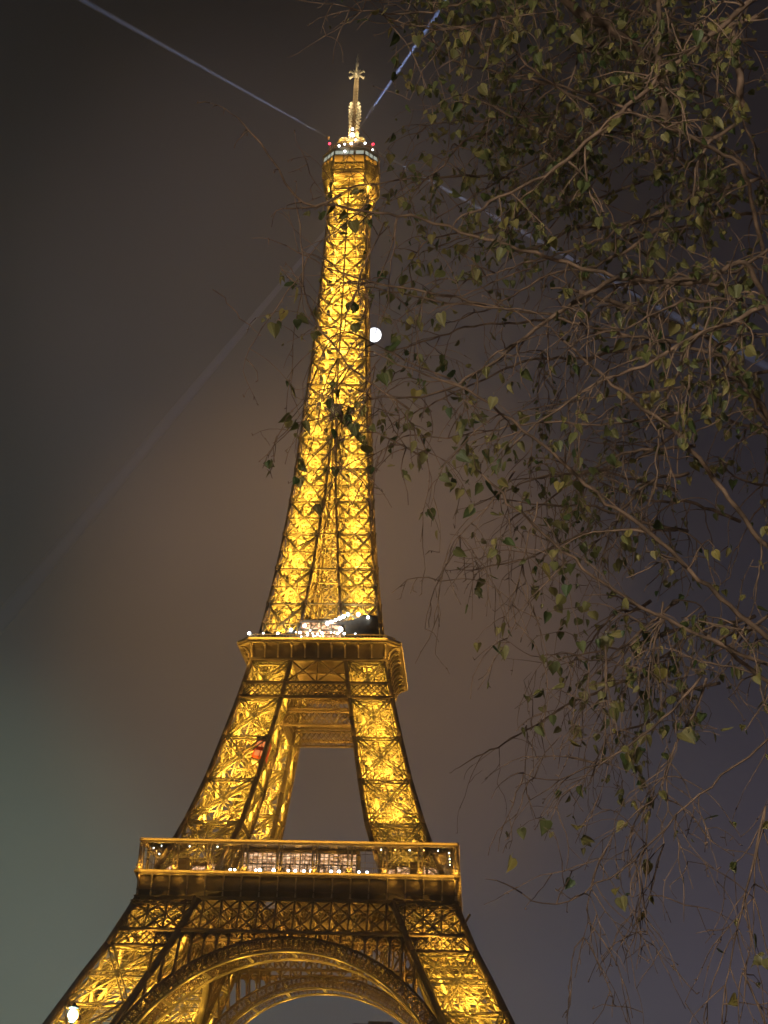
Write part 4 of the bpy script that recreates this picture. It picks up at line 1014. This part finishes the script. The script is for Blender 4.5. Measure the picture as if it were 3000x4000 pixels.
# trunk: rises out of the frame on the right, leaning in at the top
b0 = at(3080, 1500, 9.2)
base = np.array((b0[0]+1.1, b0[1]-.1, 0))
TR = spline([base, base+np.array((-.05, 0, 1.2)), base+np.array((-.25, .05, 3.0)), base+np.array((-.75, .1, 5.0)), b0, at(3130, 900, 9.5), at(3120, 480, 9.7), at(3080, 60, 10.0), at(3000, -500, 10.5)], 60)
tb = MB(); tb.tube(TR, np.concatenate([[.34, .27, .24], np.linspace(.23, .05, 57)])*(1+rng.normal(0, .03, 60)), 14)
tb.build("trunk", BARK_TRUNK, tree, smooth=True)
def tr(h):
    i = int(np.argmin(abs(TR[:, 2]-h))); return TR[i]
LIMBS = [
 # big limbs sweeping in from the right edge, photo pixels right to left
 ([(3120, 2260), (2984, 2131), (2740, 1800), (2675, 1722), (2491, 1581), (2317, 1440), (2200, 1330)], 7.4, 7.0, 36, 10, 10, 3.6),
 ([(3100, 2560), (3000, 2495), (2739, 2266), (2528, 2072), (2258, 1870), (2089, 1710), (1959, 1614), (1797, 1505), (1634, 1462), (1460, 1375), (1371, 1447)][:10], 7.0, 6.4, 34, 6, 15, 3.4),
 ([(3060, 2620), (2612, 2427), (2486, 2368), (2233, 2182), (2123, 2081), (1937, 1929), (1880, 1850)], 6.6, 6.2, 28, 9, 12, 3.2),
 ([(3120, 2740), (3000, 2666), (2870, 2565), (2760, 2480)], 6.8, 6.6, 30, 14, 7, 3.2),
 ([(3080, 2830), (2986, 2898), (2798, 3050), (2625, 3200), (2480, 3366), (2292, 3489), (2133, 3547), (2039, 3489)], 6.2, 5.6, 16, 5, 13, 3.2),
 ([(2760, 2650), (2740, 2753), (2653, 2890), (2596, 3000), (2570, 3100)], 6.4, 6.2, 12, 4, 8, None),
 ([(2740, 2640), (2625, 2782), (2429, 2941), (2234, 3028), (2147, 3064), (2046, 3020)], 6.3, 5.9, 12, 4, 8, None),
 ([(2181, -80), (2210, 20), (2374, 108), (2460, 160), (2543, 241), (2620, 330)][::-1], 9.0, 8.2, 22, 44, 6, None),
 ([(2970, -40), (2929, 12), (2567, 313), (2157, 675), (1960, 770), (1832, 832)], 7.2, 6.6, 24, 10, 12, None),
 ([(2900, 640), (2600, 490), (2338, 374), (2061, 313), (1771, 241), (1723, 205), (1690, 150)], 8.4, 7.6, 24, 6, 12, 6.6),
 ([(2920, 1000), (2719, 1125), (2415, 1082), (2242, 1039), (2046, 974), (1808, 908), (1612, 843), (1471, 843), (1290, 790), (1166, 814)], 7.6, 6.9, 30, 8, 16, 5.6),
 ([(2830, 1390), (2643, 1342), (2393, 1299), (2155, 1229), (1905, 1196), (1710, 1180), (1515, 1136), (1420, 1110)], 7.7, 7.2, 22, 7, 14, 5.4),
 ([(2980, 1200), (2914, 1234), (2719, 1310), (2502, 1429), (2317, 1505), (2155, 1603), (2090, 1657), (1981, 1766)], 7.0, 6.7, 20, 6, 12, None),
 ([(2830, 1345), (2590, 1245), (2366, 1170), (2260, 1140)], 8.2, 8.0, 30, 16, 7, 5.2),
 ([(2415, 1082), (2176, 1223), (1981, 1375), (1829, 1483), (1640, 1565), (1450, 1560)], 7.4, 6.8, 20, 6, 12, None),
 ([(1330, 760), (1240, 820), (1166, 814), (1130, 723), (1058, 633), (1040, 579), (931, 461)], 6.8, 6.6, 12, 7, 4, None, (.05, .16)),
 ([(1160, 815), (1176, 1003), (1192, 1207), (1229, 1256), (1302, 1349), (1371, 1447), (1449, 1492), (1600, 1600)][::-1], 6.6, 6.4, 9, 6, 9, None),
 ([(1900, 1190), (1620, 1130), (1441, 1101), (1388, 1089), (1335, 1060), (1262, 1040), (1120, 960)], 7.0, 6.8, 12, 4, 9, None),
 ([(1760, 1480), (1500, 1370), (1380, 1280), (1300, 1270), (1240, 1275)], 6.8, 6.6, 8, 3, 7, None),
 ([(1640, 1780), (1480, 1700), (1390, 1640), (1310, 1610), (1230, 1640)], 6.8, 6.6, 8, 3, 7, None),
 ([(1500, 870), (1440, 1000), (1380, 1150), (1330, 1330), (1300, 1560), (1310, 1800)], 6.9, 6.8, 7, 3, 8, None),
 ([(2900, 1500), (2700, 1600), (2450, 1660), (2150, 1650), (1900, 1680), (1740, 1720), (1600, 1700)], 7.4, 7.0, 18, 5, 14, 4.8),
 ([(960, 1260), (905, 1190), (830, 1130)][::-1], 6.6, 6.6, 5, 4, 0, None, (.05, .1)),
 ([(2590, 2350), (2560, 2500), (2550, 2640), (2520, 2700)], 6.6, 6.5, 9, 3, 6, None),
 ([(2365, 2520), (2365, 2650), (2390, 2900), (2385, 3030), (2340, 3110)], 6.4, 6.3, 9, 3, 7, None),
 ([(2300, 2590), (2300, 2720), (2270, 2840), (2230, 2850)], 6.4, 6.3, 7, 3, 3, None),
 ([(2100, 1960), (2020, 2250), (2010, 2450), (1960, 2540)], 6.5, 6.3, 8, 3, 7, None),
 ([(2010, 1840), (1900, 1990), (1800, 2080), (1740, 2200), (1720, 2270)], 6.5, 6.3, 8, 3, 8, None),
 ([(2990, 3150), (2960, 3320), (2900, 3500), (2870, 3680), (2830, 3820), (2820, 3990)], 6.0, 5.9, 10, 4, 9, None),
 ([(2990, 3160), (2930, 3450), (2950, 3640), (2900, 3800)], 6.0, 5.9, 7, 3, 6, None),
 ([(2530, 3220), (2490, 3420), (2520, 3620), (2560, 3720), (2620, 3770)], 5.9, 5.8, 7, 3, 5, None),
 ([(2400, 3250), (2290, 3480), (2280, 3660)], 5.8, 5.8, 6, 3, 4, None),
 ([(2640, 2900), (2600, 3100), (2590, 3300), (2560, 3460), (2500, 3560)], 6.1, 6.0, 7, 3, 6, None),
 ([(2980, 60), (2900, 90), (2820, 110)], 8.0, 7.9, 22, 14, 5, None),
 ([(2860, 120), (2890, 330), (2900, 420)][::-1], 8.6, 8.6, 34, 24, 5, None),
 ([(2600, 480), (2560, 250), (2580, 60), (2560, -100)], 8.4, 8.6, 34, 16, 14, None),
 ([(2880, 480), (2760, 560), (2700, 700), (2740, 900)], 8.6, 8.4, 16, 6, 9, None),
 ([(2200, -60), (1990, 60), (1800, 110), (1650, 120), (1500, 60)], 7.4, 7.0, 14, 5, 15, None),
 ([(1980, -80), (1800, 20), (1600, 60), (1420, 40), (1300, 15)], 7.2, 6.9, 12, 4, 13, None, (.08, .3)),
 ([(2300, 400), (2150, 330), (2000, 200), (1950, 60)], 7.8, 7.5, 12, 5, 12, None),
]
for L_ in LIMBS:
    px, d0, d1, w0, w1, nt_, rh = L_[:7]; tl_ = L_[7] if len(L_) > 7 else (.2, .65)
    limb(px, d0, d1, w0, w1, nt_, tl_, root=None if rh is None else tr(rh))
# further limbs deeper in the crown, filling the upper right
r2 = np.random.default_rng(21)
for i in range(34):
    y0 = r2.uniform(-200, 2700); x0 = r2.uniform(2500, 3150)
    ln = r2.uniform(500, 1300)*(1.0 if y0 < 1700 else .7); an = math.radians(r2.uniform(150, 215))
    pts = [(x0+ln*t_*math.cos(an)+r2.normal(0, 35), y0+ln*t_*(-math.sin(an))+90*t_*t_+r2.normal(0, 35)) for t_ in (0, .25, .5, .75, 1)]
    if min(p[0] for p in pts) < 1560 and y0 > 1200: continue
    dd = r2.uniform(7.5, 12.5); limb(pts, dd, dd-.6, 15, 5, 8, (.3, .8), 1.0)
for i in range(20):
    y0 = r2.uniform(-150, 800); x0 = r2.uniform(1900, 3050); ln = r2.uniform(300, 700); an = math.radians(r2.uniform(120, 240))
    pts = [(x0+ln*t_*math.cos(an)+r2.normal(0, 25), y0-ln*t_*math.sin(an)+80*t_*t_+r2.normal(0, 25)) for t_ in (0, .33, .66, 1)]
    dd = r2.uniform(8, 13); limb(pts, dd, dd-.4, 12, 4, 11, (.25, .6), 1.25)

# ------------------------------------------------------------------ haze over the river city
hz = MB(); hz.box((-1000, -1000, -1), (1000, 1000, 345))
HZM = bpy.data.materials.new("haze"); HZM.use_nodes = True
t = HZM.node_tree; t.nodes.clear(); o_ = t.nodes.new("ShaderNodeOutputMaterial"); v_ = t.nodes.new("ShaderNodeVolumePrincipled")
v_.inputs["Color"].default_value = (0.8, 0.8, 0.8, 1); v_.inputs["Density"].default_value = 0.00039; v_.inputs["Anisotropy"].default_value = 0.0
t.links.new(v_.outputs[0], o_.inputs["Volume"])
tag(hz.build("haze", HZM), kind="stuff")
